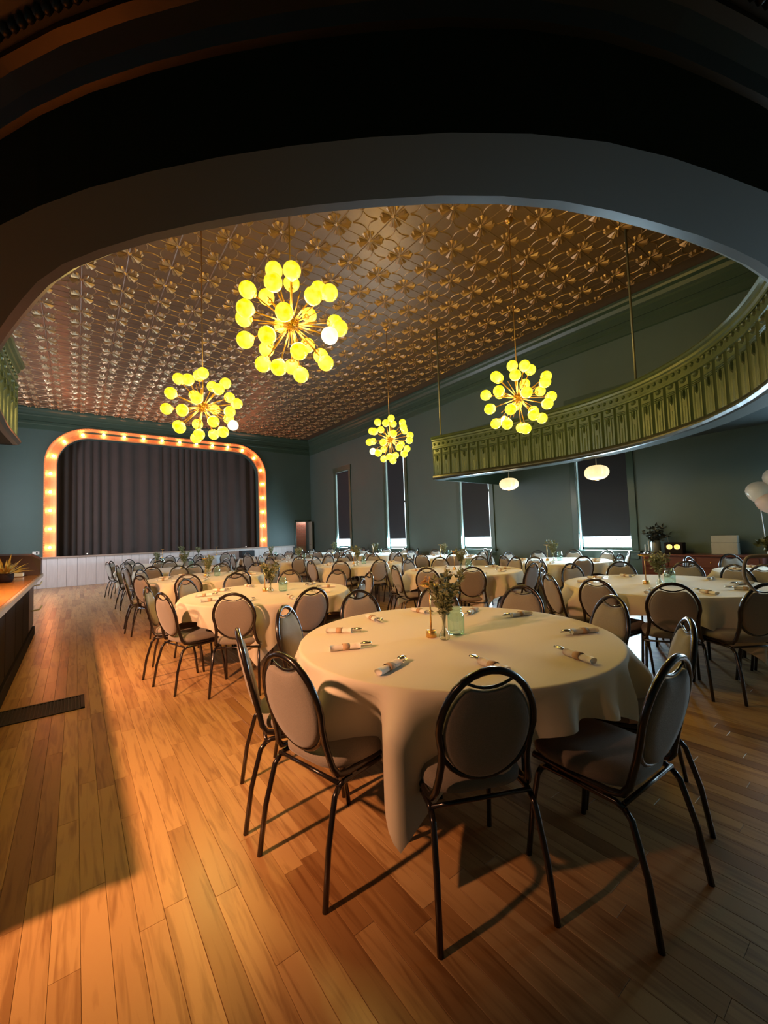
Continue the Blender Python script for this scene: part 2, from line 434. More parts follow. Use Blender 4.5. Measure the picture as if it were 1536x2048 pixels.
wb.add([(DX0,YS,DZ1),(DX1,YS,DZ1),(DX1,YS,ZC),(DX0,YS,ZC)], [(0,3,2,1)])
wb.add([(DX1,YS,0),(xb,YS,0),(xb,YS,ZC),(DX1,YS,ZC)], [(0,3,2,1)])
wb.strip([(x, YS, z) for x, z in A], [(x, YS+.3, z) for x, z in A])     # reveal
for x in (DX0, DX1): wb.add([(x,YS,0),(x,YS+.25,0),(x,YS+.25,DZ1),(x,YS,DZ1)], [(0,1,2,3)])
wb.add([(DX0,YS,DZ1),(DX1,YS,DZ1),(DX1,YS+.25,DZ1),(DX0,YS+.25,DZ1)], [(0,1,2,3)])
struct('wall_stage', wb, M['wall'])
# backstage shell so that nothing but brick and curtain shows behind the stage wall
bs = MB(); bs.box((xa, YS+2.0, 0), (xb, YS+2.2, ZC)); struct('wall_backstage', bs, M['black'])
# brick wall seen through the doorway
bw = struct('wall_brick', MB().box((DX0-.5, YS+.60, 0), (xb+.6, YS+.65, 2.6)), M['mortar'])
bme = MB().bbox((0, -.012, 0), (.200, 0, .062), .004).mesh('brick', M['brick'])
for r in range(14):
    for c in range(7):
        x = DX0-.28+c*.212 + (.106 if r % 2 else 0)
        if x+.2 > XR+.6: continue
        put('brick', bme, bw, (x, YS+.60, .95+r*.074))

# mouldings
def sweep_y(name, prof, y0, y1, m, sgn=-1, X=XR):
    mb = MB(); a = [(X+sgn*d, y0, z) for d, z in prof]; b = [(X+sgn*d, y1, z) for d, z in prof]
    mb.strip(a, b); return struct(name, mb, m)
crown = [(.17, ZC), (.17, ZC-.05), (.15, ZC-.09), (.10, ZC-.13), (.075, ZC-.20), (.07, ZC-.25), (.045, ZC-.28), (.04, ZC-.42), (.055, ZC-.44), (.055, ZC-.52), (.03, ZC-.55), (.025, ZC-.68), (0, ZC-.70)]
sweep_y('trim_1', crown, YB, YS, M['trim'])
sweep_y('trim_2', crown, YB, YS, M['trim'], 1, XL)
mb = MB(); mb.strip([(XL, YS-d, z) for d, z in crown], [(XR, YS-d, z) for d, z in crown]); struct('trim_3', mb, M['trim'])
base = [(.025, 0), (.025, .15), (.012, .17), (0, .18)]
sweep_y('baseboard_right', base, YB, YS, M['trim']); sweep_y('baseboard_left', base, YB, YS, M['trim'], 1, XL)

# ---- windows of the right wall (and two unseen ones on the left, the second added as fill)
def window(n, y, X, sgn, top, blind_to=None, gapL=.06, gapR=.05):
    root = put('window_%d' % n, None, None, (X, y, 0)); root['kind'] = 'structure'
    s = sgn                                             # +1: outdoors towards +x
    W = WHALF
    f = MB()                                            # casing on the room side
    for y0, y1 in ((-W-.13, -W), (W, W+.13)): f.bbox((min(-s*.035, 0), y0, SILL-.02), (max(-s*.035, 0), y1, top+.02))
    f.bbox((min(-s*.045, 0), -W-.17, top), (max(-s*.045, 0), W+.17, top+.20))
    obj('window_casing', f, M['trim'], root)
    f = MB(); f.bbox((min(-s*.11, s*.10), -W-.18, SILL-.045), (max(-s*.11, s*.10), W+.18, SILL)); obj('window_sill', f, M['trim'], root)
    f = MB(); f.bbox((min(-s*.03, 0), -W-.13, SILL-.17), (max(-s*.03, 0), W+.13, SILL-.045)); obj('window_apron', f, M['trim'], root)
    f = MB(); x0, x1 = sorted((s*.005, s*.14))
    for y0, y1 in ((-W, -W+.012), (W-.012, W)): f.box((x0, y0, SILL), (x1, y1, top))
    f.box((x0, -W, top-.012), (x1, W, top)); obj('window_jamb', f, M['jamb'], root)
    f = MB(); x0, x1 = sorted((s*.085, s*.115))
    for y0, y1 in ((-W, -W+.045), (W-.045, W)): f.box((x0, y0, SILL), (x1, y1, top))
    for z0, z1 in ((SILL, SILL+.06), (top-.05, top), ((SILL+top)/2-.03, (SILL+top)/2+.03)): f.box((x0, -W, z0), (x1, W, z1))
    obj('window_sash', f, M['trim'], root)
    for z0, z1 in ((SILL+.06, (SILL+top)/2-.03), ((SILL+top)/2+.03, top-.05)):
        f = MB(); xx = s*.10; f.box((xx-.003, -W+.045, z0), (xx+.003, W-.045, z1)); obj('window_pane', f, M['pane'], root)
    if blind_to:
        f = MB(); x0, x1 = sorted((s*.024, s*.030)); f.box((x0, -W+gapR, blind_to), (x1, W-gapL, top-.02))
        bl = obj('roller_blind', f, M['blind'], root)
        f = MB(); f.tube([(s*.027, -W+gapR, blind_to+.008), (s*.027, W-gapL, blind_to+.008)], .010); obj('blind_weight_bar', f, M['blind'], bl)
        f = MB(); f.tube([(s*.03, -W+.01, top-.04), (s*.03, W-.01, top-.04)], .022, 10); obj('blind_roller', f, M['blind'], bl)
    return root
WB = (1.235, 1.20, 1.20, 1.165)
for i, y in enumerate(WIN_Y):
    wn = window(i+1, y, XR, 1, WTOP, WB[i], (.07, .07, .06, .05)[i], (.02, .10, .065, .02)[i])
    if i == 3:                                          # back-to-front decal strokes on the glass of the nearest window
        f = MB()
        for a, b, c, d in ((-.30,-.24,1.10,1.112), (-.22,-.20,1.08,1.112), (-.17,-.165,1.075,1.112), (-.14,-.10,1.10,1.112), (-.07,-.06,1.08,1.112), (-.03,.02,1.10,1.11), (.05,.06,1.07,1.112), (.09,.15,1.10,1.112), (.18,.19,1.085,1.112), (.22,.28,1.10,1.112)):
            f.box((.090, a, c), (.094, b, d))
        obj('window_decal', f, M['rod'], wn)
for i, y in enumerate((.45, -1.6)): window(5+i, y, XR, 1, 2.75)
for i, y in enumerate((14.33, 10.86)): window(7+i, y, XL, -1, WTOP)

# ---- horseshoe balcony
ctrl = [(-.54,6.05),(-.57,5.1),(-.50,3.7),(-.17,2.38),(.07,1.87),(.46,1.39),(.92,.97),(1.32,.71),(1.72,.55),(2.15,.42),(2.6,.34),(3.2,.32),(4.1,.45),(4.86,.76),(5.45,1.15),(5.95,1.65),(6.4,2.4),(6.62,3.3),(6.58,4.3),(6.40,5.3),(6.17,6.3)]
def catmull(P, n):
    P = [Vector(p) for p in P]; Q = [2*P[0]-P[1]]+P+[2*P[-1]-P[-2]]; out = []
    for i in range(1, len(Q)-2):
        for k in range(n):
            t = k/n; a, b, c, d = Q[i-1:i+3]
            out.append(.5*((2*b)+(c-a)*t+(2*a-5*b+4*c-d)*t*t+(3*b-a-3*c+d)*t**3))
    out.append(P[-1]); return out
dense = catmull(ctrl, 24)
def resample(P, step):
    out = [P[0]]; acc = 0
    L = sum((b-a).length for a, b in zip(P[:-1], P[1:])); n = round(L/step); step = L/n
    tgt = step
    for a, b in zip(P[:-1], P[1:]):
        l = (b-a).length
        while acc+l >= tgt-1e-9 and len(out) < n: out.append(a+(b-a)*((tgt-acc)/l)); tgt += step
        acc += l
    out.append(P[-1]); return out
PANEL = .215
CUR = resample(dense, PANEL)
def normals(P):
    out = []
    for i in range(len(P)):
        t = (P[min(i+1, len(P)-1)]-P[max(i-1, 0)]).normalized(); out.append(Vector((-t.y, t.x)))   # towards the hall centre
    return out
NRM = normals(CUR)
def ring(off, z): return [(p.x-n.x*off, p.y-n.y*off, z) for p, n in zip(CUR, NRM)]    # +off = away from hall centre
ZB, ZS, ZT = 2.50, 2.92, 3.40
bal = put('balcony', None); bal['kind'] = 'structure'
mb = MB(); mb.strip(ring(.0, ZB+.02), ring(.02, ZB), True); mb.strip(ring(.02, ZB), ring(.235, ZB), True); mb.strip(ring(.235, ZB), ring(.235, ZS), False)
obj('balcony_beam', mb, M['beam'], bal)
def to_wall(p):
    c = Vector((3.0, 4.6)); d = Vector((p[0], p[1]))-c; ts = []
    if d.x > 0: ts.append((XR-c.x)/d.x)
    if d.x < 0: ts.append((XL-c.x)/d.x)
    if d.y < 0: ts.append((YB-c.y)/d.y)
    t = min(ts); q = c+d*t; return (q.x, min(q.y, 6.9), p[2])
R1 = ring(.235, ZS)
Wl = [to_wall(p) for p in R1]
Wl[0] = (XL, 6.05, ZS); Wl[-1] = (XR, 6.3, ZS)
Wl[1] = (XL, 5.9, ZS); Wl[-2] = (XR, 6.1, ZS)
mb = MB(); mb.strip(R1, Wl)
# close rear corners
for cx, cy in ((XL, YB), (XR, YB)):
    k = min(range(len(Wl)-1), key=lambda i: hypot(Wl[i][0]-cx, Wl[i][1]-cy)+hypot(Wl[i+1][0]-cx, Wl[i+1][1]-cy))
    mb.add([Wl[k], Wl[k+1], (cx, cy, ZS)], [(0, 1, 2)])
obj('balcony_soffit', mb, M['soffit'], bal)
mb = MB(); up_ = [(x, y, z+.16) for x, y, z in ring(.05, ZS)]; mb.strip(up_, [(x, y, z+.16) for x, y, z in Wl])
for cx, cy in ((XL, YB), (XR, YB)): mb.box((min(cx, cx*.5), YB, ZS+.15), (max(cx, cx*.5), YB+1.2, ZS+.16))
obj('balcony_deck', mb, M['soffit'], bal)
mb = MB()                                               # fascias closing the two arm ends
for k, (a, b) in enumerate(((CUR[0], (XL, 6.05)), (CUR[-1], (XR, 6.3)))):
    x0, x1 = sorted((a.x, b[0])); mb.box((x0, a.y-.03, ZB), (x1, a.y, ZS+.3))
obj('balcony_end_fascia', mb, M['trim'], bal)
mb = MB()                                               # rail, frieze lines and lower nosing following the curve
def rail(prof):
    rr = [ring(o, z) for o, z in prof]
    for a, b in zip(rr[:-1], rr[1:]): mb.strip(a, b, False)
rail([(.10, ZT+.03), (-.06, ZT+.03), (-.075, ZT+.005), (-.06, ZT-.015), (-.035, ZT-.03), (-.03, ZT-.06), (-.012, ZT-.075), (-.01, ZT-.10)])
rail([(-.004, ZT-.20), (-.022, ZT-.21), (-.022, ZT-.235), (-.004, ZT-.245)])
obj('balcony_rail', mb, M['tingreen'], bal); mb = MB()
rail([(-.004, ZB+.10), (-.03, ZB+.08), (-.045, ZB+.05), (-.045, ZB+.03), (-.02, ZB+.005), (.02, ZB)])
obj('balcony_nosing', mb, M['crown'], bal)
mb = MB(); mb.strip(ring(.06, ZB+.02), ring(.06, ZT+.03)); obj('balcony_back_board', mb, M['trim'], bal)
pm = MB(); hw = PANEL/2-.0015                           # one pressed-tin parapet panel, facing -y
z0, z1 = ZB+.06, ZT-.08
pm.add([(-hw, .0, z0), (hw, .0, z0), (hw, .0, z1), (-hw, .0, z1)], [(0, 1, 2, 3)])
def ridge(xa_, xb_, za, zb, d):
    xm = (xa_+xb_)/2
    pm.add([(xa_, 0, za), (xb_, 0, za), (xb_, 0, zb), (xa_, 0, zb), (xm, -d, za+.02), (xm, -d, zb-.02)], [(0, 4, 5, 3), (1, 2, 5, 4), (0, 1, 4), (3, 5, 2)])
ridge(-hw, -hw+.022, z0, z1-.13, .014); ridge(hw-.022, hw, z0, z1-.13, .014)
ridge(-.055, -.035, z0+.03, z1-.30, .009); ridge(.035, .055, z0+.03, z1-.30, .009); ridge(-.012, .012, z0+.03, z0+.26, .008)
def boss(cx, cz, rx, rz_, d):
    n = 8; ringv = [(cx+rx*cos(2*pi*k/n), 0, cz+rz_*sin(2*pi*k/n)) for k in range(n)]
    rin = [(cx+rx*.6*cos(2*pi*k/n), -d, cz+rz_*.6*sin(2*pi*k/n)) for k in range(n)]
    pm.add(ringv+rin+[(cx, -d*.3, cz)], [(k, (k+1) % n, n+(k+1) % n, n+k) for k in range(n)]+[(n+k, n+(k+1) % n, 2*n) for k in range(n)])
boss(0, z0+.40, .020, .075, .022); boss(0, z1-.19, .05, .035, .022); boss(-.055, z1-.055, .03, .03, .018); boss(.055, z1-.055, .03, .03, .018)
for i in range(3): pm.add([(-.07, 0, z1-.27-.022*i), (.07, 0, z1-.27-.022*i), (.07, -.012, z1-.263-.022*i), (-.07, -.012, z1-.263-.022*i), (.07, 0, z1-.255-.022*i), (-.07, 0, z1-.255-.022*i)], [(0, 1, 2, 3), (3, 2, 4, 5)])
pme = pm.mesh('parapet_panel', M['tingreen'])
for i in range(len(CUR)-1):
    a, b = CUR[i], CUR[i+1]; c = (a+b)/2; t = b-a
    put('parapet_panel', pme, bal, (c.x, c.y, 0), atan2(t.y, t.x)+pi)
mb = MB()                                               # rope-bead crown inside the corner of beam and soffit
crn = [(.235, ZS-.10), (.255, ZS-.095), (.275, ZS-.06), (.315, ZS-.03), (.345, ZS-.02), (.345, ZS)]
rr = [ring(o, z) for o, z in crn]
for a, b in zip(rr[:-1], rr[1:]): mb.strip(a, b)
for p in resample([Vector((q[0], q[1])) for q in ring(.385, 0)], .034): mb.ball((p.x, p.y, ZS-.012), (.016, .016, .022), 6, 4)
obj('bead_moulding', mb, M['crown'], bal)['kind'] = 'stuff'
# hanger rods from the ceiling to the parapet
for lab, (x, y) in (('steel hanger rod dropping from the tin ceiling to the near right parapet', (6.62, 2.42)), ('steel hanger rod dropping to the far end of the right balcony', (6.34, 6.2))):
    hr = thing('hanger_rod', lab, 'rod', (x, y, ZT))
    obj('rod', MB().tube([(0, 0, .02), (0, 0, ZC-ZT)], .017), M['rod'], hr)
    obj('turnbuckle', MB().lathe([(.0, .01), (.024, .01), (.024, .10), (.0, .11)], 10), M['rod'], hr)

# ================================================================== STAGE
pf = thing('proscenium_frame', 'glowing orange bulb-lined frame around the stage opening', 'stage frame', (0, YS, PZ0))
def arch3(off, y): return [(x, y, z-PZ0) for x, z in arch(off, 10)]
mb = MB(); secs = [(0, .02), (0, -.04), (.03, -.06), (.10, -.025), (.17, -.015), (.24, -.03), (.30, -.08), (.335, -.085), (.345, -.06), (.345, .0)]
rr = [arch3(o, y) for o, y in secs]
for a, b in zip(rr[:-1], rr[1:]): mb.strip(a, b, False)
obj('strip', mb, M['copper'], pf)
cl = [Vector((x, z)) for x, z in arch(.32, 16)]
mb = MB()
for p in resample(cl, .075): mb.ball((p.x, -.085, p.y-PZ0), .017, 6, 4)
obj('bead_edge', mb, M['copper'], pf)['kind'] = 'stuff'
cl = resample([Vector((x, z)) for x, z in arch(.17, 16)], .60)
bme = MB().lathe([(0, -.05), (.022, -.046), (.038, -.028), (.042, 0), (.034, .026), (.016, .045), (.0, .048)], 10).mesh('bulb', M['bulb'])
sme = MB().lathe([(0, -.03), (.03, -.03), (.034, 0), (.022, .012), (0, .012)], 10).mesh('bulb_socket', M['socket'])
for p0, p1 in zip(cl[:-1], cl[1:]):
    q = (p0+p1)/2
    so = put('bulb_socket', sme, pf, (q.x, -.03, q.y-PZ0)); so.rotation_euler = (radians(90), 0, 0)
    b = put('bulb', bme, so, (0, 0, .048))
# stage front boards, lip, floor
stg = put('stage_platform', None, None, (0, YS-.12, 0)); stg['kind'] = 'structure'
obj('stage_carcass', MB().box((XL, .02, 0), (7.84, 3.0-.9, PZ0-.05)), M['stagefloor'], stg)
obj('stage_lip', MB().bbox((XL, -.05, PZ0-.055), (7.86, .12, PZ0), .006), M['lipwood'], stg)
obj('stage_floor', MB().box((XL, .11, PZ0-.06), (7.86, 2.1, PZ0-.005)), M['stagefloor'], stg)
bo = [MB().bbox((0, 0, .0), (w_-.006, .022, PZ0-.055), .004).mesh('stage_board', M['whitewash']) for w_ in (.235, .28)]
x = XL+.01; k = 0
while x < 7.6:
    put('stage_board', bo[k % 2], stg, (x, 0, 0)); x += (.235, .28)[k % 2]; k += 1
# curtain
mb = MB(); pts = []; cr = random.Random(5)
ncol = 260; ph = 0; xs = []; ys = []
for i in range(ncol+1):
    x = PX0-.25+(PX1-PX0+.5)*i/ncol; ph += .52+.22*sin(i*.05)+.1*cr.random()
    xs.append(x); ys.append(.055*sin(ph)+.02*sin(ph*.37))
mb.strip([(x, y, 0.0) for x, y in zip(xs, ys)], [(x, y*.75, PZ1-PZ0+.3) for x, y in zip(xs, ys)], True)
tag(obj('stage_curtain', mb, M['curtain'], None, (0, YS+.45, PZ0)), 'black pleated curtain closing the stage opening', 'curtain')
mb = MB(); mb.bbox((0, 0, 0), (.17, .012, .10)); pl = obj('outlet_plate', mb, M['plastic'], None, (-1.10, YS-.013, 1.09)); tag(pl, 'white wall outlet plate left of the stage frame', 'outlet')
obj('socket', MB().box((.085, -.004, .03), (.13, .0, .075)), M['black'], pl)
for lab, x in (('small pale stage marker light at the left end of the curtain', .32), ('small pale stage marker light at the right end of the curtain', 5.78)):
    sl = thing('marker_light', lab, 'light', (x, YS+.20, PZ0-.005)); obj('base', MB().lathe([(0, 0), (.03, 0), (.03, .03), (0, .03)], 10), M['black'], sl)
    obj('lens', MB().ball((0, 0, .045), .022, 8, 6), emat('marker_lens', (1, .8, .65), (1, .9, .8), 1.6), sl)
# open door leaf beside the doorway
dr = put('door_1', None, None, (DX1, YS-.02, 0)); dr['kind'] = 'structure'
obj('door_leaf', MB().bbox((0.0, -.30, .02), (.045, .0, DZ1), .004), M['paledoor'], dr)
obj('door_handle', MB().tube([(-.02, -.26, 1.0), (-.06, -.26, 1.0), (-.06, -.18, 1.0)], .01), M['steel'], dr)
f = MB()
for x0, x1 in ((DX0-.07, DX0), (DX1, DX1+.07)): f.bbox((x0-DX1, -.02, 0), (x1-DX1, .02, DZ1+.07))
f.bbox((DX0-.07-DX1, -.02, DZ1), (.07, .02, DZ1+.07)); obj('door_casing', f, M['trim'], dr)

# ================================================================== CHANDELIERS
am_ = MB().tube([(0, 0, .03), (0, 0, .395)], .0065, 6).mesh('arm', M['brass'])
sp_ = MB().tube([(0, 0, .03), (0, 0, .30)], .005, 6).mesh('spike', M['brass'])
gl_ = MB().ball((0, 0, .455), .076, 16, 12).mesh('globe', M['globe'])
gw_ = MB().ball((0, 0, .455), .076, 16, 12).mesh('globe', M['globewhite'])
cp_ = MB().lathe([(.0, .365), (.018, .37), (.030, .385), (.034, .40), (.0, .402)], 10).mesh('globe_cup', M['brass'])
def chandelier(loc, label, seed, power):
    c = thing('sputnik_chandelier', label, 'chandelier', loc, seed*1.1, 'starburst globe chandeliers')
    mb = MB().ball((0, 0, 0), .062, 16, 10)
    for k in range(18):
        zz = 1-2*(k+.5)/18; a = k*2.39996; rr_ = sqrt(1-zz*zz); mb.ball((.065*rr_*cos(a), .065*rr_*sin(a), .065*zz), .014, 6, 4)
    obj('hub', mb, M['brass'], c)
    obj('stem', MB().tube([(0, 0, .05), (0, 0, ZC-loc[2]-.03)], .007, 6), M['brass'], c)
    obj('ceiling_canopy', MB().lathe([(0, -.06), (.03, -.055), (.06, -.02), (.065, 0), (0, 0)], 16, (0, 0, ZC-loc[2])), M['brass'], c)
    rg = random.Random(seed); n = 28
    for k in range(n):
        zz = 1-2*(k+.5)/n; a = k*2.39996+rg.uniform(-.12, .12); zz = max(-1, min(1, zz+rg.uniform(-.03, .03))); rr_ = sqrt(max(0, 1-zz*zz))
        d = Vector((rr_*cos(a), rr_*sin(a), zz)); q = d.to_track_quat('Z', 'Y').to_euler()
        ar = put('arm', am_, c); ar.rotation_euler = q
        put('globe_cup', cp_, ar); put('globe', gw_ if k == 20 else gl_, ar)
    for k in range(16):
        zz = 1-2*(k+.5)/16; a = k*2.39996+1.3; rr_ = sqrt(1-zz*zz)
        s_ = put('spike', sp_, c); s_.rotation_euler = Vector((rr_*cos(a), rr_*sin(a), zz)).to_track_quat('Z', 'Y').to_euler()
    l = bpy.data.lights.new('chandelier_light', 'POINT'); l.energy = power; l.color = (1, .69, .17); l.shadow_soft_size = .30
    lo = bpy.data.objects.new('chandelier_light', l); COL.objects.link(lo); lo.location = loc
    return c
chandelier((1.60, 3.44, 3.36), 'largest starburst chandelier with yellow globes, nearest the camera', 1, 122)
chandelier((1.40, 5.92, 3.22), 'starburst chandelier with yellow globes hanging in front of the stage frame', 2, 122)
chandelier((5.00, 3.34, 3.23), 'starburst chandelier with yellow globes in front of the right balcony', 3, 122)
chandelier((5.40, 6.81, 3.40), 'smallest starburst chandelier, hanging before the second window', 4, 122)

# paper lanterns under the right balcony
def lantern(loc, label):
    t = thing('paper_lantern', label, 'lantern', loc, 0, 'bubble lanterns under the balcony')
    mb = MB(); n = 12; R, Hh = .20, .125; rings = 9; vs = []; fs = []
    for i in range(rings+1):
        a = -pi/2+pi*i/rings
        for k in range(n*4):
            b = 2*pi*k/(n*4); bul = 1-.10*abs(cos(b*n/2)); rad = R*max(.22, cos(a)**.7)*bul
            vs.append((rad*cos(b), rad*sin(b), Hh*sin(a)))
    m_ = n*4
    for i in range(rings):
        for k in range(m_): l = (k+1) % m_; fs.append((i*m_+k, i*m_+l, (i+1)*m_+l, (i+1)*m_+k))
    mb.add(vs, fs, True); obj('shade', mb, M['lantern'], t)
    mb = MB(); mb.lathe([(0, -Hh-.014), (.03, -Hh-.012), (.045, -Hh), (.045, -Hh+.01)], 12); obj('bottom_cap', mb, M['gold'], t)
    obj('cord', MB().tube([(0, 0, Hh-.01), (0, 0, ZS-loc[2])], .006, 6), M['rod'], t)
    l = bpy.data.lights.new('lantern_light', 'POINT'); l.energy = 7; l.color = (1, .75, .42); l.shadow_soft_size = .12
    lo = bpy.data.objects.new('lantern_light', l); COL.objects.link(lo); lo.location = (loc[0], loc[1], loc[2]-.30)
lantern((7.25, 5.17, 2.33), 'cream bubble lantern hanging near the third window')
lantern((7.20, 3.34, 2.31), 'cream bubble lantern hanging in front of the nearest window')

# ================================================================== TABLES, CHAIRS, SETTINGS
R_T, Z_T = .915, .745
def table_thing(loc, label):
    t = thing('round_table', label, 'table', (loc[0], loc[1], 0), 0, 'round banquet tables')
    put('tabletop', tt_me, t)
    for k in range(4):
        a = k*pi/2+.5; put('leg', tl_me, t, (.38*cos(a), .38*sin(a), 0))
    return t
tt_me = MB().lathe([(0, Z_T-.022), (R_T-.004, Z_T-.022), (R_T, Z_T-.018), (R_T, Z_T-.004), (R_T-.004, Z_T), (0, Z_T)], 48).mesh('tabletop', M['tabletop'])
tl_me = MB().tube([(0, 0, 0), (0, 0, Z_T-.022)], .014, 8).mesh('leg', M['darkmetal'])
def cloth_mesh(seed):
    rg = random.Random(seed); mb = MB(); n = 256; h = 1.085; z0 = Z_T+.004; R = R_T+.004
    ph = [rg.uniform(0, 6.28) for _ in range(6)]
    rings = []
    for fr, dz in ((.35, 0), (.7, 0), (.93, 0), (.985, 0), (.9965, .0006), (1.0, .0035)): rings.append([(R*fr*cos(2*pi*k/n), R*fr*sin(2*pi*k/n), z0-dz) for k in range(n)])
    ND = 14
    for j in range(ND+1):
        s = j/ND; row = []
        for k in range(n):
            a = 2*pi*k/n; q = (a+pi/4) % (pi/2)-pi/4        # 0 = middle of a side, +-45deg = corner
            rho = h/cos(q); L = .012+(rho-R-.012)*s
            corner = min(abs(q-pi/4), abs(q+pi/4))
            drop = L*(.985 - .12*math.exp(-(corner/.16)**2))
            w1 = sin(17*a+ph[0]+1.2*sin(2*a+ph[3])); w2 = sin(29*a+ph[1]+1.5*sin(3*a+ph[2]))
            fold = .024*(abs(w1)**.7*(1 if w1 > 0 else -1)) + .011*w2
            fold += .085*math.exp(-(corner/.09)**2) - .085*math.exp(-((corner-.22)/.09)**2) + .05*math.exp(-((corner-.38)/.08)**2)
            e = min(1, L/.17)**1.1; rad = R + .003 + fold*e*1.15 + .014*e
            if drop < .045: rad = max(rad, R+.004)
            row.append((rad*cos(a), rad*sin(a), z0-drop))
        rings.append(row)
    vs = [p for r in rings for p in r]; fs = []
    for i in range(len(rings)-1):
        for k in range(n):
            l = (k+1) % n
            fs.append((i*n+k, (i+1)*n+k, (i+1)*n+l, i*n+l))
    fs.append(tuple(range(n)))
    mb.add(vs, fs, True); return mb.mesh('tablecloth', M['cloth'])
cl_me = [cloth_mesh(11), cloth_mesh(12), cloth_mesh(13)]

# ---- banquet chair: origin on the floor midway between the rear feet, facing +y
def rec(z): return .075-(z-.50)*.24
EW, EH, EC = .179, .209, .684
def build_chair():
    P = {}
    path = []
    side = [(.195, .46, .425), (.195, .30, .422), (.192, .15, .422), (.189, .105, .432), (.180, .085, .46), (.171, .076, .50), (.164, rec(.56), .56), (.167, rec(.62), .62)]
    path += [(-x, y, z) for x, y, z in side]
    for i in range(17):
        a = pi - pi*i/16; z = EC+EH*sin(a); path.append((EW*cos(a), rec(z), z))
    path += [(x, y, z) for x, y, z in reversed(side)]
    hoop = MB().tube(path, .0135, 8)
    low = []
    for i in range(13):
        a = pi + pi*i/12; z = EC-.02+(EH-.035)*sin(a); low.append((EW*.985*cos(a), rec(z), z))
    hoop.tube(low, .0095, 8)
    hoop.tube([(.097*t/4, rec(.83), EC+.146+.030*(t/4)**2) for t in range(-4, 5)], .006, 6)
    P['back_frame'] = hoop
    pad = MB(); n = 40; out = []
    for k in range(n):
        a = 2*pi*k/n; x = .164*cos(a); z = EC-.004+.188*sin(a)
        if sin(a) > 0 and abs(x) < .095: z = EC+.142+.0235*(x/.095)**2 - .004
        out.append((x, z))
    vs = []
    for sc, th in ((.60, -.024), (.90, -.020), (.975, -.012), (1.0, 0), (.975, .012), (.90, .020), (.60, .024)):
        for x, z in out:
            zz = EC-.02+(z-EC+.02)*sc; xx = x*sc; vs.append((xx, rec(zz)+th, zz))
    fs = []
    for i in range(6):
        for k in range(n): l = (k+1) % n; fs.append((i*n+k, i*n+l, (i+1)*n+l, (i+1)*n+k))
    fs.append(tuple(range(n-1, -1, -1))); fs.append(tuple(6*n+k for k in range(n)))
    pad.add(vs, fs, True); P['backrest'] = pad
    st = MB(); n = 40; vs = []
    for sc, z in ((.93, .428), (1.0, .436), (1.01, .452), (.985, .470), (.90, .484), (.6, .492)):
        for k in range(n):
            a = 2*pi*k/n; e = .5
            x = .205*(abs(cos(a))**e)*(1 if cos(a) >= 0 else -1)*sc; y = .205*(abs(sin(a))**e)*(1 if sin(a) >= 0 else -1)*sc
            x *= (1 - .10*max(0, -y/.205)); vs.append((x, .295+y, z))
    fs = []
    for i in range(5):
        for k in range(n): l = (k+1) % n; fs.append((i*n+k, i*n+l, (i+1)*n+l, (i+1)*n+k))
    fs.append(tuple(range(n-1, -1, -1))); fs.append(tuple(5*n+k for k in range(n)))
    st.add(vs, fs, True); P['seat'] = st
    for s, nm in ((-1, 'L'), (1, 'R')):
        P['rl'+nm] = MB().tube([(s*.213, 0, 0), (s*.205, .03, .20), (s*.196, .075, .36), (s*.194, .10, .388)], .0115, 8)
        P['fl'+nm] = MB().tube([(s*.208, .50, 0), (s*.202, .475, .20), (s*.196, .445, .35), (s*.195, .425, .385)], .0115, 8)
        P['ra'+nm] = MB().tube([(s*.194, .10, .388), (s*.194, .125, .398), (s*.194, .27, .398), (s*.195, .40, .398), (s*.195, .425, .385)], .0115, 8)
        P['fo'+nm] = MB().lathe([(0, 0), (.0145, 0), (.0145, .03), (.012, .032)], 8, (s*.218, 0, 0)).lathe([(0, 0), (.0145, 0), (.0145, .03), (.012, .032)], 8, (s*.214, .535, 0))
    P['st'] = MB().tube([(-.193, .100, .402), (.193, .100, .402)], .0085, 8)
    P['sf'] = MB().tube([(-.195, .43, .375), (.195, .43, .375)], .0085, 8)
    P['spc'] = MB()
    for s in (-1, 1):
        for y in (.18, .36): P['spc'].box((s*.194-.008, y-.012, .398), (s*.194+.008, y+.012, .424))
    return P
CP = build_chair()
chair_parts = [('back_frame', CP['back_frame'].mesh('back_frame', M['frame'])), ('backrest', CP['backrest'].mesh('backrest', M['fabric'])), ('seat', CP['seat'].mesh('seat', M['seat'])),
    ('leg', CP['rlL'].mesh('leg', M['frame'])), ('leg', CP['rlR'].mesh('leg', M['frame'])), ('leg', CP['flL'].mesh('leg', M['frame'])), ('leg', CP['flR'].mesh('leg', M['frame'])),
    ('side_rail', CP['raL'].mesh('side_rail', M['frame'])), ('side_rail', CP['raR'].mesh('side_rail', M['frame'])),
    ('stretcher', CP['st'].mesh('stretcher', M['frame'])), ('stretcher', CP['sf'].mesh('stretcher', M['frame'])), ('spacer', CP['spc'].mesh('spacer', M['frame']))]
def chair(x, y, rz, label):
    c = thing('banquet_chair', label, 'chair', (x, y, 0), rz, 'oval-backed banquet chairs')
    for nm, me in chair_parts: put(nm, me, c)
    return c
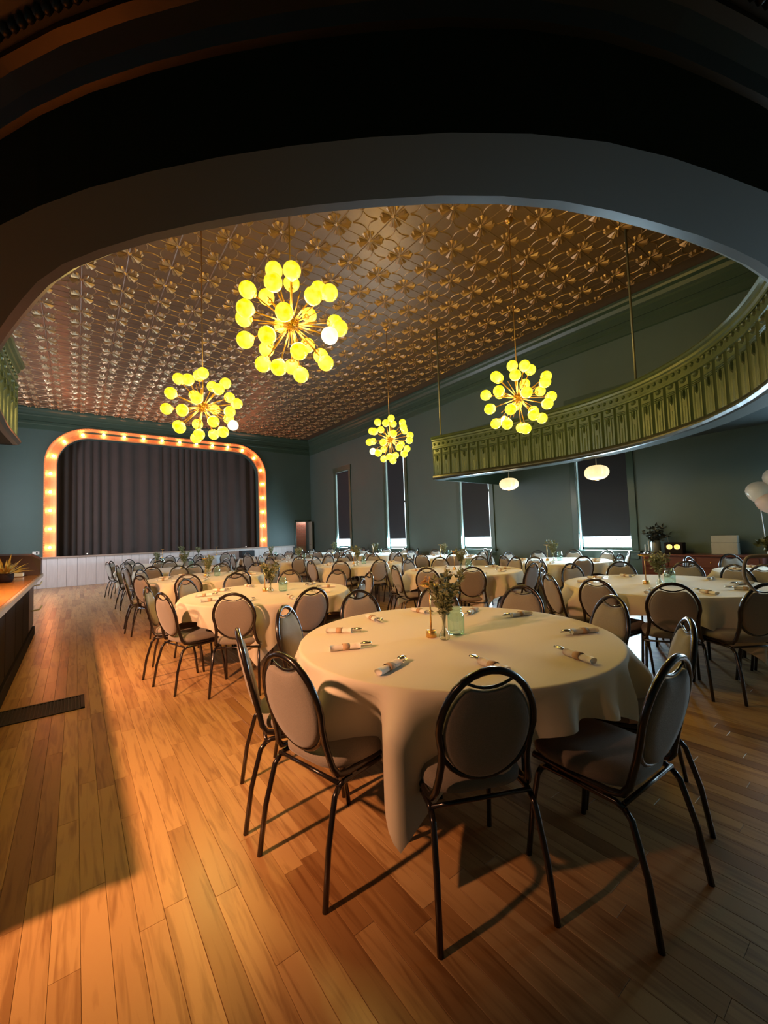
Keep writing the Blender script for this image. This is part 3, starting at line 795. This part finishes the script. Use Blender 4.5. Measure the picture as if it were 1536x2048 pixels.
# ---- rolled napkin with cutlery, along +x (cutlery end at +x)
nap_parts = []
mb = MB(); n = 12; vs = []; fs = []
for i in range(7):
    x = -.105+.165*i/6; r = (.017, .019, .017, .0155, .018, .020, .019)[i]
    for k in range(n): a = 2*pi*k/n; vs.append((x, 1.25*r*cos(a)*(1+.1*sin(3*a+i)), .016+.016*sin(a)*(r/.019)))
for i in range(6):
    for k in range(n): l = (k+1) % n; fs.append((i*n+k, i*n+l, (i+1)*n+l, (i+1)*n+k))
fs += [tuple(range(n)), tuple(6*n+k for k in range(n-1, -1, -1))]
mb.add(vs, fs, True); nap_parts.append(('napkin', mb.mesh('napkin', M['napkin'])))
mb = MB(); mb.lathe([(.0205, -.018), (.0215, -.018), (.0215, .018), (.0205, .018)], 14, (0, 0, 0), Matrix.Translation((-.02, 0, .0165)) @ Matrix.Diagonal((1, 1.15, .85, 1)) @ Matrix.Rotation(pi/2, 4, 'Y'))
nap_parts.append(('paper_band', mb.mesh('paper_band', M['band'])))
mb = MB(); mb.tube([(.0, .006, .024), (.07, .006, .026)], .003, 6); mb.ball((.098, .006, .027), (.032, .019, .006), 12, 6); nap_parts.append(('spoon', mb.mesh('spoon', M['steel'])))
mb = MB(); mb.bbox((0, -.016, .014), (.125, -.003, .017), .001); nap_parts.append(('knife', mb.mesh('knife', M['steel'])))
def napkin(x, y, rz, label):
    t = thing('napkin_roll', label, 'napkin', (x, y, Z_T+.004), rz, 'rolled napkins with cutlery')
    for nm, me in nap_parts: put(nm, me, t)
# ---- centrepieces
jar_b = MB().lathe([(0.0000, 0.0035), (0.0410, 0.0035), (0.0475, 0.0093), (0.0497, 0.0232), (0.0497, 0.1102), (0.0464, 0.1253), (0.0367, 0.1357), (0.0356, 0.1392), (0.0378, 0.1415), (0.0378, 0.1485), (0.0356, 0.1508), (0.0356, 0.1554), (0.0378, 0.1578), (0.0378, 0.1647), (0.0356, 0.1682)], 24).mesh('glass_body', M['jar'])
jar_c = MB().ball((0, 0, .012), (.028, .028, .006), 12, 6).mesh('candle_stub', M['plastic'])
def jar(x, y, label):
    t = thing('mason_jar', label, 'jar', (x, y, Z_T+.004), 0, 'aqua glass jars'); put('glass_body', jar_b, t); put('candle_stub', jar_c, t)
vase_b = MB().lathe([(0, .002), (.024, .002), (.031, .012), (.031, .028), (.022, .045), (.013, .060), (.011, .085), (.012, .12), (.016, .150), (.017, .152)], 20).mesh('glass_body', M['clear'])
def vase(x, y, label): t = thing('bud_vase', label, 'vase', (x, y, Z_T+.004), 0, 'clear bud vases'); put('glass_body', vase_b, t)
st_b = MB().lathe([(0, 0), (.030, 0), (.031, .004), (.031, .036), (.028, .040), (0, .040)], 20).mesh('base', M['gold'])
st_r = MB().tube([(0, 0, .04), (0, 0, .295)], .0048, 8).mesh('stem', M['gold'])
st_d = MB().lathe([(0, .290), (.012, .290), (.045, .298), (.060, .306), (.059, .310), (.040, .302), (0, .298)], 20).mesh('dish', M['gold'])
def stand(x, y, label):
    t = thing('candle_stand', label, 'candle stand', (x, y, Z_T+.004), 0, 'slim gold candle stands'); put('base', st_b, t); put('stem', st_r, t); put('dish', st_d, t)
def sprig_mesh(seed, h, spread, leaf, pale, n_st=11, nl=15, base_z=.06):
    rg = random.Random(seed); st = MB(); lf = MB(); bl = MB()
    for i in range(n_st):
        a = rg.uniform(0, 6.28); s = spread*rg.uniform(.25, 1); hh = h*rg.uniform(.72, 1)
        pts = [(0.004*cos(a), .004*sin(a), base_z*.2)]
        for k in range(1, 6): t = k/5; pts.append((s*cos(a)*max(0, t-.25)**1.4*1.5, s*sin(a)*max(0, t-.25)**1.4*1.5, base_z*.2+(hh-base_z*.2)*t))
        st.tube(pts, .0016, 4)
        for j in range(nl):
            t = rg.uniform(.42, 1); q = t*5; k = min(4, int(q)); p = Vector(pts[k]).lerp(Vector(pts[k+1]), q-k)
            d = Vector((rg.uniform(-1, 1), rg.uniform(-1, 1), rg.uniform(-.2, .9))).normalized(); L = leaf*rg.uniform(.6, 1.2); sd = d.cross(Vector((rg.random(), rg.random(), rg.random()))).normalized()*L*.28
            up3 = d.cross(sd).normalized()*L*.08
            tgt = bl if rg.random() < pale else lf
            tgt.add([p, p+d*L*.45+sd+up3, p+d*L, p+d*L*.45-sd+up3, p+d*L*.45-up3], [(0, 4, 1), (1, 4, 2), (2, 4, 3), (3, 4, 0)])
    return st, lf, bl
sprigs = []
for sd_, (h_, sp, lf_, pale) in enumerate(((.385, .135, .040, .12), (.33, .12, .042, .30), (.36, .12, .040, .18))):
    a, b, c = sprig_mesh(sd_+3, h_, sp, lf_, pale, 20, 20); sprigs.append((a.mesh('stems', M['leaf']), b.mesh('leaves', M['leaf']), c.mesh('blooms', M['leafpale'])))
def sprig(x, y, k, label, rz=0):
    t = thing('greenery_sprig', label, 'greenery', (x, y, Z_T+.010), rz, 'greenery sprigs in bud vases')
    for nm, me in zip(('stems', 'leaves', 'blooms'), sprigs[k]): put(nm, me, t)

CLOCK = ['twelve', 'one', 'two', 'three', 'four', 'five', 'six', 'seven', 'eight', 'nine', 'ten', 'eleven']
def clock_names(cx, cy, angs):
    """distinct clock positions as seen from the camera (six o'clock = nearest the camera)"""
    toward = math.degrees(atan2(-cy, -cx)); used = set(); out = {}
    for a in sorted(angs, key=lambda v: (toward-v) % 360):
        hq = (6+((toward-a) % 360)/30) % 12; o = sorted(range(12), key=lambda h: min((h-hq) % 12, (hq-h) % 12))
        h = next(k for k in o if k not in used); used.add(h); out[a] = CLOCK[h]
    return out
ORD = ['front', 'second', 'third', 'fourth', 'fifth']
T_DEF = []
XC = (1.84, 4.92, 7.40); YR = (1.77, 4.58, 7.35, 10.10, 12.7)
rowname = ('left', 'middle', 'window')
tj = random.Random(21)
angs_fix = {(0, 0): [230, 264, 299, 336, 14, 50, 86, 127, 160, 188], (0, 1): [234, 269, 306, 342, 18, 54, 90, 126, 162, 196],
            (1, 0): [232, 203, 174, 145, 110, 75, 40, 5, 328, 292, 262], (1, 1): [229, 200, 166, 132, 98, 62, 26, 350, 314, 276]}
rad_fix = {(0, 0): {188: 1.165, 160: 1.22, 264: 1.20, 299: 1.18, 230: 1.09}}
pos_fix = {(0, 0): (1.84, 1.77), (0, 1): (1.77, 4.6), (1, 0): (4.90, 1.70), (1, 1): (4.95, 4.5), (2, 0): (6.95, .82), (2, 1): (7.35, 4.25)}
for ci in range(3):
    for ri in range(5):
        cx, cy = pos_fix.get((ci, ri), (XC[ci]+tj.uniform(-.06, .06), YR[ri]+tj.uniform(-.08, .08)))
        nm = '%s table of the %s row' % (ORD[ri], rowname[ci])
        table_thing((cx, cy), 'round table under the cloth, '+nm)
        rzc = None
        cl = put('tablecloth', cl_me[(ci+ri) % 3], None, (cx, cy, 0), 0)
        tag(cl, 'cream cloth draped over the '+nm, 'tablecloth', 'cream tablecloths')
        ph = tj.uniform(0, 36)
        angs = angs_fix.get((ci, ri), [ph+36*k for k in range(10)])
        cl.rotation_euler.z = radians(-148-45) if (ci, ri) == (0, 0) else radians(angs[0]+9-45)
        cn = clock_names(cx, cy, angs)
        for a in angs:
            t = radians(a); rd = rad_fix.get((ci, ri), {}).get(a, 1.15+tj.uniform(-.02, .08))
            face = t+pi/2+tj.uniform(-.10, .10)
            if (ci, ri) == (0, 0) and a in (230, 188, 264): face = radians({230: 65, 188: 12.4, 264: 87}[a]-90)
            chair(cx+rd*cos(t), cy+rd*sin(t), face, "beige oval-back chair at %s o'clock, %s" % (cn[a], nm))
        if ri < 4 or ci > 0:
            if (ci, ri) == (0, 0): na = None
            else: na = [ph+10+36*k for k in range(10)]
            if na is None:
                L = [(1.19,1.92),(1.36,2.27),(1.72,2.43),(2.14,2.38),(2.40,2.10),(2.53,1.78),(2.38,1.22),(1.90,1.01),(1.50,1.22),(1.16,1.51)]
                na = [math.degrees(atan2(y-cy, x-cx)) % 360 for x, y in L]; rs = {a: min(.74, hypot(x-cx, y-cy)) for a, (x, y) in zip(na, L)}
            else: rs = {a: .68+tj.uniform(-.03, .03) for a in na}
            cn = clock_names(cx, cy, na)
            for a in na:
                t = radians(a); napkin(cx+rs[a]*cos(t), cy+rs[a]*sin(t), t+pi+tj.uniform(-.5, .5), "rolled napkin with spoon at %s o'clock, %s" % (cn[a], nm))
        ox, oy = (-.12, -.05) if (ci, ri) == (0, 0) else (tj.uniform(-.1, .1), tj.uniform(-.1, .1))
        vx, vy = cx+ox, cy+oy
        if (ci, ri) == (0, 0): vx, vy = 1.70, 1.70
        vase(vx, vy, 'clear bud vase on the '+nm)
        sprig(vx, vy, (ci+ri) % 3, 'leafy green sprig standing in the vase, '+nm, tj.uniform(0, 6))
        if (ci, ri) == (0, 0): jar(1.835, 1.735, 'aqua glass jar on the '+nm); stand(1.69, 1.80, 'slim gold candle stand on the '+nm)
        else:
            jar(cx+ox+.13, cy+oy-.05, 'aqua glass jar on the '+nm); stand(cx+ox-.02, cy+oy+.12, 'slim gold candle stand on the '+nm)
# dried golden grass lying on the dish of the nearest candle stand
mb = MB(); gr = random.Random(4)
for k in range(16):
    a = radians(205)+gr.uniform(-.5, .5); L = gr.uniform(.07, .15); z = gr.uniform(0, .06)
    p0 = Vector((0, 0, z*.4)); p2 = Vector((L*cos(a), L*sin(a), z)); pmid = (p0+p2)/2+Vector((0, 0, .02))
    mb.tube([p0, pmid, p2], [.0015, .003, .0008], 5)
tag(obj('dried_grass', mb, M['dry'], None, (1.69, 1.80, Z_T+.004+.305)), 'dried golden grass on the gold stand of the front left table', 'dried grass')

# ================================================================== BAR
BX, BZ, BY0, BY1 = -.44, .93, 1.90, 8.45
bar = thing('bar_counter', 'long wooden bar with an orange varnished top along the left', 'bar', (BX, BY0, 0))
L = BY1-BY0
obj('carcass', MB().box((-1.02, .04, .0), (-.10, L-.02, BZ-.05)), M['bardark'], bar)
for k in range(8):
    y0 = .06+k*(L-.10)/8; y1 = y0+(L-.10)/8-.03
    mb = MB(); mb.bbox((-.10, y0, .16), (-.075, y1, BZ-.08), .008); obj('front_panel', mb, M['riser'] if k == 7 else M['bardark'], bar)
obj('plinth', MB().bbox((-.105, .02, 0), (-.06, L, .13), .006), M['bardark'], bar)
for k in range(6):
    w_ = 1.10/6; mb = MB(); mb.bbox((-1.10+k*w_+.0008, .0, BZ-.045), (-1.10+(k+1)*w_-.0008, L, BZ), .003); obj('top_plank', mb, M['barwood'], bar)
mb = MB(); mb.bbox((.0, -.01, BZ-.05), (.035, L+.01, BZ+.006), .008); obj('edge_strip', mb, M['lipwood'], bar)
mb = MB(); mb.add([(-1.1, L-.34, BZ), (.02, L-.34, BZ), (.02, L, BZ), (-1.1, L, BZ), (-1.1, L-.30, BZ+.34), (-.10, L-.30, BZ+.30), (.02, L-.30, BZ+.22), (-1.1, L, BZ+.36), (-.10, L, BZ+.32), (.02, L, BZ+.24)],
    [(0,1,6,5,4), (3,7,8,9,2), (1,2,9,6), (4,5,8,7), (5,6,9,8), (0,4,7,3)]); obj('end_riser', mb, M['riser'], bar)
for z in (.42, .78): obj('hook', MB().tube([(-.075, L-.5, z), (.02, L-.5, z+.01), (.05, L-.5, z+.07)], .010, 6), M['plastic'], bar)
tr = thing('bar_tray', 'pale metal drip tray lying on the bar top before the riser', 'tray', (BX-.60, BY1-.62, BZ), 0)
obj('tray_base', MB().bbox((-.50, 0, 0), (.44, .16, .012), .003), M['steel'], tr)
obj('tray_lip', MB().bbox((.34, .0, .012), (.44, .16, .06), .004), M['plastic'], tr)
pt = thing('potted_plant', 'spiky golden-green plant in a dark pot on the bar', 'plant', (BX-.26, BY1-1.55, BZ))
obj('pot', MB().lathe([(0, 0), (.07, 0), (.085, .05), (.09, .11), (.082, .115), (.078, .09), (0, .09)], 18), M['bardark'], pt)
mb = MB(); lr = random.Random(9)
for k in range(70):
    a = lr.uniform(0, 6.28); el = lr.uniform(.15, 1.35); Lf = lr.uniform(.16, .29)
    d = Vector((cos(a)*cos(el), sin(a)*cos(el), sin(el))); sd = Vector((-sin(a), cos(a), 0))*.012; p = Vector((cos(a)*.03, sin(a)*.03, .10))
    mb.add([p-sd*.6, p+sd*.6, p+d*Lf*.6+sd, p+d*Lf+Vector((0, 0, -.02)), p+d*Lf*.6-sd, p+d*Lf*.55+Vector((0, 0, .008))], [(0, 1, 5), (1, 2, 5), (2, 3, 5), (3, 4, 5), (4, 0, 5)])
obj('leaves', mb, mat('golden_leaf', (.42, .34, .08), .5, var=.35, vs=15), pt)
# orange lamps under the balcony, above the bar
def bar_lamp(y, label, power):
    t = thing('bar_downlight', label, 'lamp', (-1.37, y, 2.42), 0, 'orange downlights over the bar')
    obj('housing', MB().lathe([(0, .50), (.05, .50), (.05, .0), (.10, -.06), (.105, -.06), (.062, .02), (.055, .10)], 16), M['black'], t)
    obj('lamp_face', MB().lathe([(0, .0), (.045, .0), (.045, .02), (0, .02)], 12), emat('orange_lamp_face', (1, .35, .06), (1, .45, .1), 6), t)
    l = bpy.data.lights.new('bar_lamp_light', 'SPOT'); l.energy = power; l.color = (1, .46, .23); l.spot_size = radians(92); l.spot_blend = 1.0; l.shadow_soft_size = .05
    lo = bpy.data.objects.new('bar_lamp_light', l); COL.objects.link(lo); lo.location = (-1.37, y, 2.34); lo.rotation_euler = Vector((2.1, 1.5, -1.9)).to_track_quat('-Z', 'Y').to_euler()
bar_lamp(1.65, 'orange downlight above the near end of the bar', 760)
bar_lamp(4.40, 'orange downlight above the middle of the bar', 720)
# floor vent
vt = thing('floor_vent', 'black slatted floor register beside the bar', 'floor vent', (-.62, 4.33, .0))
mb = MB()
for a, b in (((0, 0), (.69, .025)), ((0, .355), (.69, .38)), ((0, 0), (.03, .38)), ((.66, 0), (.69, .38))): mb.bbox((a[0], a[1], .0), (b[0], b[1], .007), .002)
obj('vent_frame', mb, M['vent'], vt)
obj('duct_shadow', MB().box((.02, .02, .0005), (.67, .36, .0015)), M['black'], vt)
sm_ = MB().bbox((0, .02, .001), (.010, .36, .006), .0015).mesh('slat', M['vent'])
for k in range(26): put('slat', sm_, vt, (.035+k*.0243, 0, 0))

# ================================================================== RIGHT SIDE: CREDENZA AND WHAT STANDS ON IT
cz = .845
cr_ = thing('credenza', 'red-brown wooden credenza against the green right wall', 'sideboard', (XR-.50, 1.45, 0))
LY = 1.72
obj('body', MB().bbox((.02, .03, .12), (.46, LY-.03, cz-.03), .006), M['barred'], cr_)
obj('top_board', MB().bbox((-.01, 0, cz-.03), (.48, LY, cz), .006), M['barred'], cr_)
for k in range(4):
    y0 = .06+k*(LY-.12)/4; d = obj('door', MB().bbox((.0, y0+.01, .16), (.022, y0+(LY-.12)/4-.01, cz-.24), .006), M['barred'], cr_)
    obj('knob', MB().ball((-.012, y0+.06, .42), .012, 8, 6), M['gold'], d)
    d = obj('drawer', MB().bbox((.0, y0+.01, cz-.21), (.022, y0+(LY-.12)/4-.01, cz-.05), .006), M['barred'], cr_)
    obj('knob', MB().ball((-.012, y0+.2, cz-.13), .012, 8, 6), M['gold'], d)
for x in (.05, .40):
    for y in (.06, LY-.10): obj('leg', MB().box((x, y, 0), (x+.05, y+.05, .13)), M['barred'], cr_)
rd = thing('radio', 'small dark radio with two glowing amber dials on the credenza', 'radio', (XR-.38, 2.52, cz))
obj('case', MB().bbox((0, 0, 0), (.16, .28, .20), .008), M['bardark'], rd)
obj('dial', MB().lathe([(0, 0), (.045, 0), (.045, .006), (0, .006)], 16, (0, 0, 0), Matrix.Translation((-.001, .20, .125)) @ Matrix.Rotation(-pi/2, 4, 'Y')), M['amber'], rd)
obj('dial', MB().lathe([(0, 0), (.045, 0), (.045, .006), (0, .006)], 16, (0, 0, 0), Matrix.Translation((-.001, .085, .125)) @ Matrix.Rotation(-pi/2, 4, 'Y')), M['amber'], rd)
obj('antenna', MB().tube([(.1, .24, .19), (.1, .26, .36)], .004, 6), M['rod'], rd)
cv = thing('canvas_box', 'grey two-part canvas box standing on the credenza', 'box', (XR-.30, 1.80, cz))
obj('lower_panel', MB().bbox((0, 0, 0), (.14, .345, .19), .006), M['canvas'], cv); obj('upper_panel', MB().bbox((.012, .0, .192), (.128, .345, .31), .006), M['canvas'], cv)
dv = thing('dark_bouquet', 'dark leafy arrangement in a tall grey vase at the credenza end', 'bouquet', (XR-.30, 2.96, cz))
obj('vase', MB().lathe([(0, 0), (.06, 0), (.08, .06), (.075, .20), (.06, .24), (.055, .24), (.065, .18)], 18), M['rod'], dv)
a, b, c = sprig_mesh(40, .50, .26, .085, .10, 16, 16, .2); obj('stems', a, M['leafdark'], dv); obj('leaves', b, M['leafdark'], dv); obj('blooms', c, M['rod'], dv)
for x, y, h_, lab in ((XR-.34, 3.12, .17, 'short white taper candle at the left end of the credenza'), (XR-.40, 3.04, .24, 'tall white taper candle before the dark arrangement')):
    t = thing('taper_candle', lab, 'candle', (x, y, cz)); obj('holder', MB().lathe([(0, 0), (.03, 0), (.03, .01), (.012, .02), (.012, .05), (0, .05)], 12), M['steel'], t)
    obj('wax', MB().tube([(0, 0, .045), (0, 0, h_)], [.010, .008], 8), M['plastic'], t)
# balloons
def balloon(loc, r, m, label, tie):
    t = thing('balloon', label, 'balloon', loc, 0, 'white balloon bunch')
    obj('skin', MB().lathe([(0, -r*1.12), (r*.08, -r*1.10), (r*.40, -r*.92), (r*.75, -r*.58), (r*.95, -r*.15), (r, r*.15), (r*.92, r*.5), (r*.70, r*.78), (r*.38, r*.96), (0, r*1.02)], 24), m, t)
    obj('knot', MB().lathe([(r*.07, -r*1.19), (.006, -r*1.12), (.0, -r*1.08)], 10), m, t)
    obj('ribbon', MB().tube([(0, 0, -r*1.15), tuple((Vector(tie)-Vector(loc))*.5+Vector((.02, .03, 0))), tuple(Vector(tie)-Vector(loc))], .005, 5), M['ribbon'], t)
TIE = (8.02, 1.28, .03)
balloon((8.06, 1.42, 1.80), .155, M['balloon'], 'white balloon furthest left in the bunch at the right edge', TIE)
balloon((8.05, 1.33, 1.64), .145, M['balloonpink'], 'blush balloon lowest in the bunch at the right edge', TIE)
balloon((8.08, 1.22, 1.98), .155, M['balloon'], 'white balloon highest in the bunch at the right edge', TIE)
balloon((8.20, 1.12, 1.72), .15, M['balloon'], 'white balloon furthest right in the bunch', TIE)
wt = thing('balloon_weight', 'small white weight on the floor under the balloons', 'weight', (TIE[0], TIE[1], 0)); obj('weight_body', MB().lathe([(0, 0), (.04, 0), (.045, .015), (.03, .04), (0, .045)], 14), M['ribbon'], wt)
# bent branch and dark cloth on the right-hand chair of the front middle table
brn = thing('bent_branch', 'pale bent branch curving above the chair at the right edge', 'branch', (0, 0, 0))
def at(px, py, D):                                      # point seen at a pixel, D metres from the camera in plan
    d = fw + r2*((px-768)/F_PX) - u2*((py-1024)/F_PX); t = D/hypot(d.x, d.y); return Vector((0, 0, HC))+d*t
D0 = 4.02
pts = [at(x, y, D0+dd) for x, y, dd in ((1516, 1186, 0), (1506, 1178, .01), (1493, 1162, .02), (1488, 1145, .03), (1490, 1124, .04), (1498, 1114, .05), (1516, 1112, .07), (1534, 1112, .09), (1556, 1108, .1))]
sp_pts = []
for i in range(len(pts)-1):
    for k in range(4):
        P0, P1, P2, P3 = pts[max(i-1, 0)], pts[i], pts[i+1], pts[min(i+2, len(pts)-1)]; t = k/4
        sp_pts.append(.5*((2*P1)+(P2-P0)*t+(2*P0-5*P1+4*P2-P3)*t*t+(3*P1-P0-3*P2+P3)*t**3))
sp_pts.append(pts[-1])
brn.location = sp_pts[0]
obj('branch', MB().tube([p-sp_pts[0] for p in sp_pts], [.007+.006*min(1, i/8) for i in range(len(sp_pts))], 8), M['driftwood'], brn)
tip = sp_pts[-4]-sp_pts[0]
a, b, c = sprig_mesh(51, .16, .09, .05, .3, 9, 9, .02)
for q in (a, b, c): q.v = [(x+tip.x, y+tip.y, z+tip.z-.02) for x, y, z in q.v]
obj('stems', a, M['leaf'], brn); obj('leaves', b, M['leaf'], brn); obj('blooms', c, M['leafpale'], brn)

# ================================================================== HEAD TABLE AND THINGS BY THE STAGE
HX0, HX1, HY, HZ = 2.05, 4.75, 15.6, .80
ht = thing('head_table', 'long head table before the stage under a white cloth', 'table', (HX0, HY, 0))
obj('tabletop', MB().box((.02, .02, HZ-.03), (HX1-HX0-.02, .74, HZ-.004)), M['tabletop'], ht)
for x in (.1, HX1-HX0-.14):
    for y in (.08, .64): obj('leg', MB().box((x, y, 0), (x+.04, y+.04, HZ-.03)), M['darkmetal'], ht)
mb = MB(); n = 90; W_ = HX1-HX0; rowT = []; rowB = []
per = [(x*W_/40, 0, 0, -1) for x in range(41)]+[(W_, y*.76/10, 1, 0) for y in range(1, 11)]+[(W_-x*W_/40, .76, 0, 1) for x in range(1, 41)]+[(0, .76-y*.76/10, -1, 0) for y in range(1, 11)]
rowT = [(x, y, HZ) for x, y, _, _ in per]; rowB = []
for i, (x, y, nx_, ny_) in enumerate(per):
    a_ = .02+.018*sin(i*1.1)+.012*sin(i*2.3); rowB.append((x+nx_*a_, y+ny_*a_, .03))
mb.strip(rowT, rowB, True); mb.add([(0, 0, HZ), (W_, 0, HZ), (W_, .76, HZ), (0, .76, HZ)], [(0, 1, 2, 3)])
tag(obj('tablecloth', mb, M['bluecloth'], None, (HX0, HY, 0)), 'white floor-length cloth on the long head table before the stage', 'tablecloth')
def on_head(fn, x, y, *a):
    global Z_T
    z = Z_T; Z_T = HZ-.002; fn(x, y, *a); Z_T = z
on_head(stand, HX0+.35, HY+.35, 'slim gold candle stand at the left of the head table'); on_head(stand, HX1-.55, HY+.35, 'slim gold candle stand at the right of the head table')
for k, (x, lab) in enumerate(((3.02, 'left'), (3.55, 'right'))):
    on_head(vase, x, HY+.30, 'clear bud vase, %s one of two on the head table' % lab); on_head(sprig, x, HY+.30, k, 'green sprig in the %s vase of the head table' % lab)
for k, x in enumerate((2.5, 3.4, 4.3)):
    chair(x, HY-.42, 0, 'beige oval-back chair drawn up to the head table, %s of three' % ('left', 'middle', 'right')[k])
sp = thing('stage_monitor', 'black speaker on a grey stand against the stage front', 'speaker', (5.35, 16.45, 0))
obj('stand_box', MB().bbox((0, 0, 0), (.42, .36, .62), .01), M['rod'], sp); obj('cabinet', MB().bbox((-.06, -.02, .62), (.46, .36, .90), .012), M['black'], sp)
obj('grille', MB().bbox((-.04, -.032, .64), (.44, -.02, .88), .003), M['darkmetal'], sp)

cl_ = thing('corridor_lamp', 'small lamp above the brick passage beside the stage', 'lamp', (8.75, YS+.30, 2.42))
obj('shade', MB().lathe([(0, .10), (.03, .10), (.08, .02), (.085, 0), (.075, .01)], 14), M['plastic'], cl_)
l = bpy.data.lights.new('corridor_light', 'POINT'); l.energy = 28; l.color = (1, .72, .62); l.shadow_soft_size = .05
lo = bpy.data.objects.new('corridor_light', l); COL.objects.link(lo); lo.location = (8.75, YS+.30, 2.38)
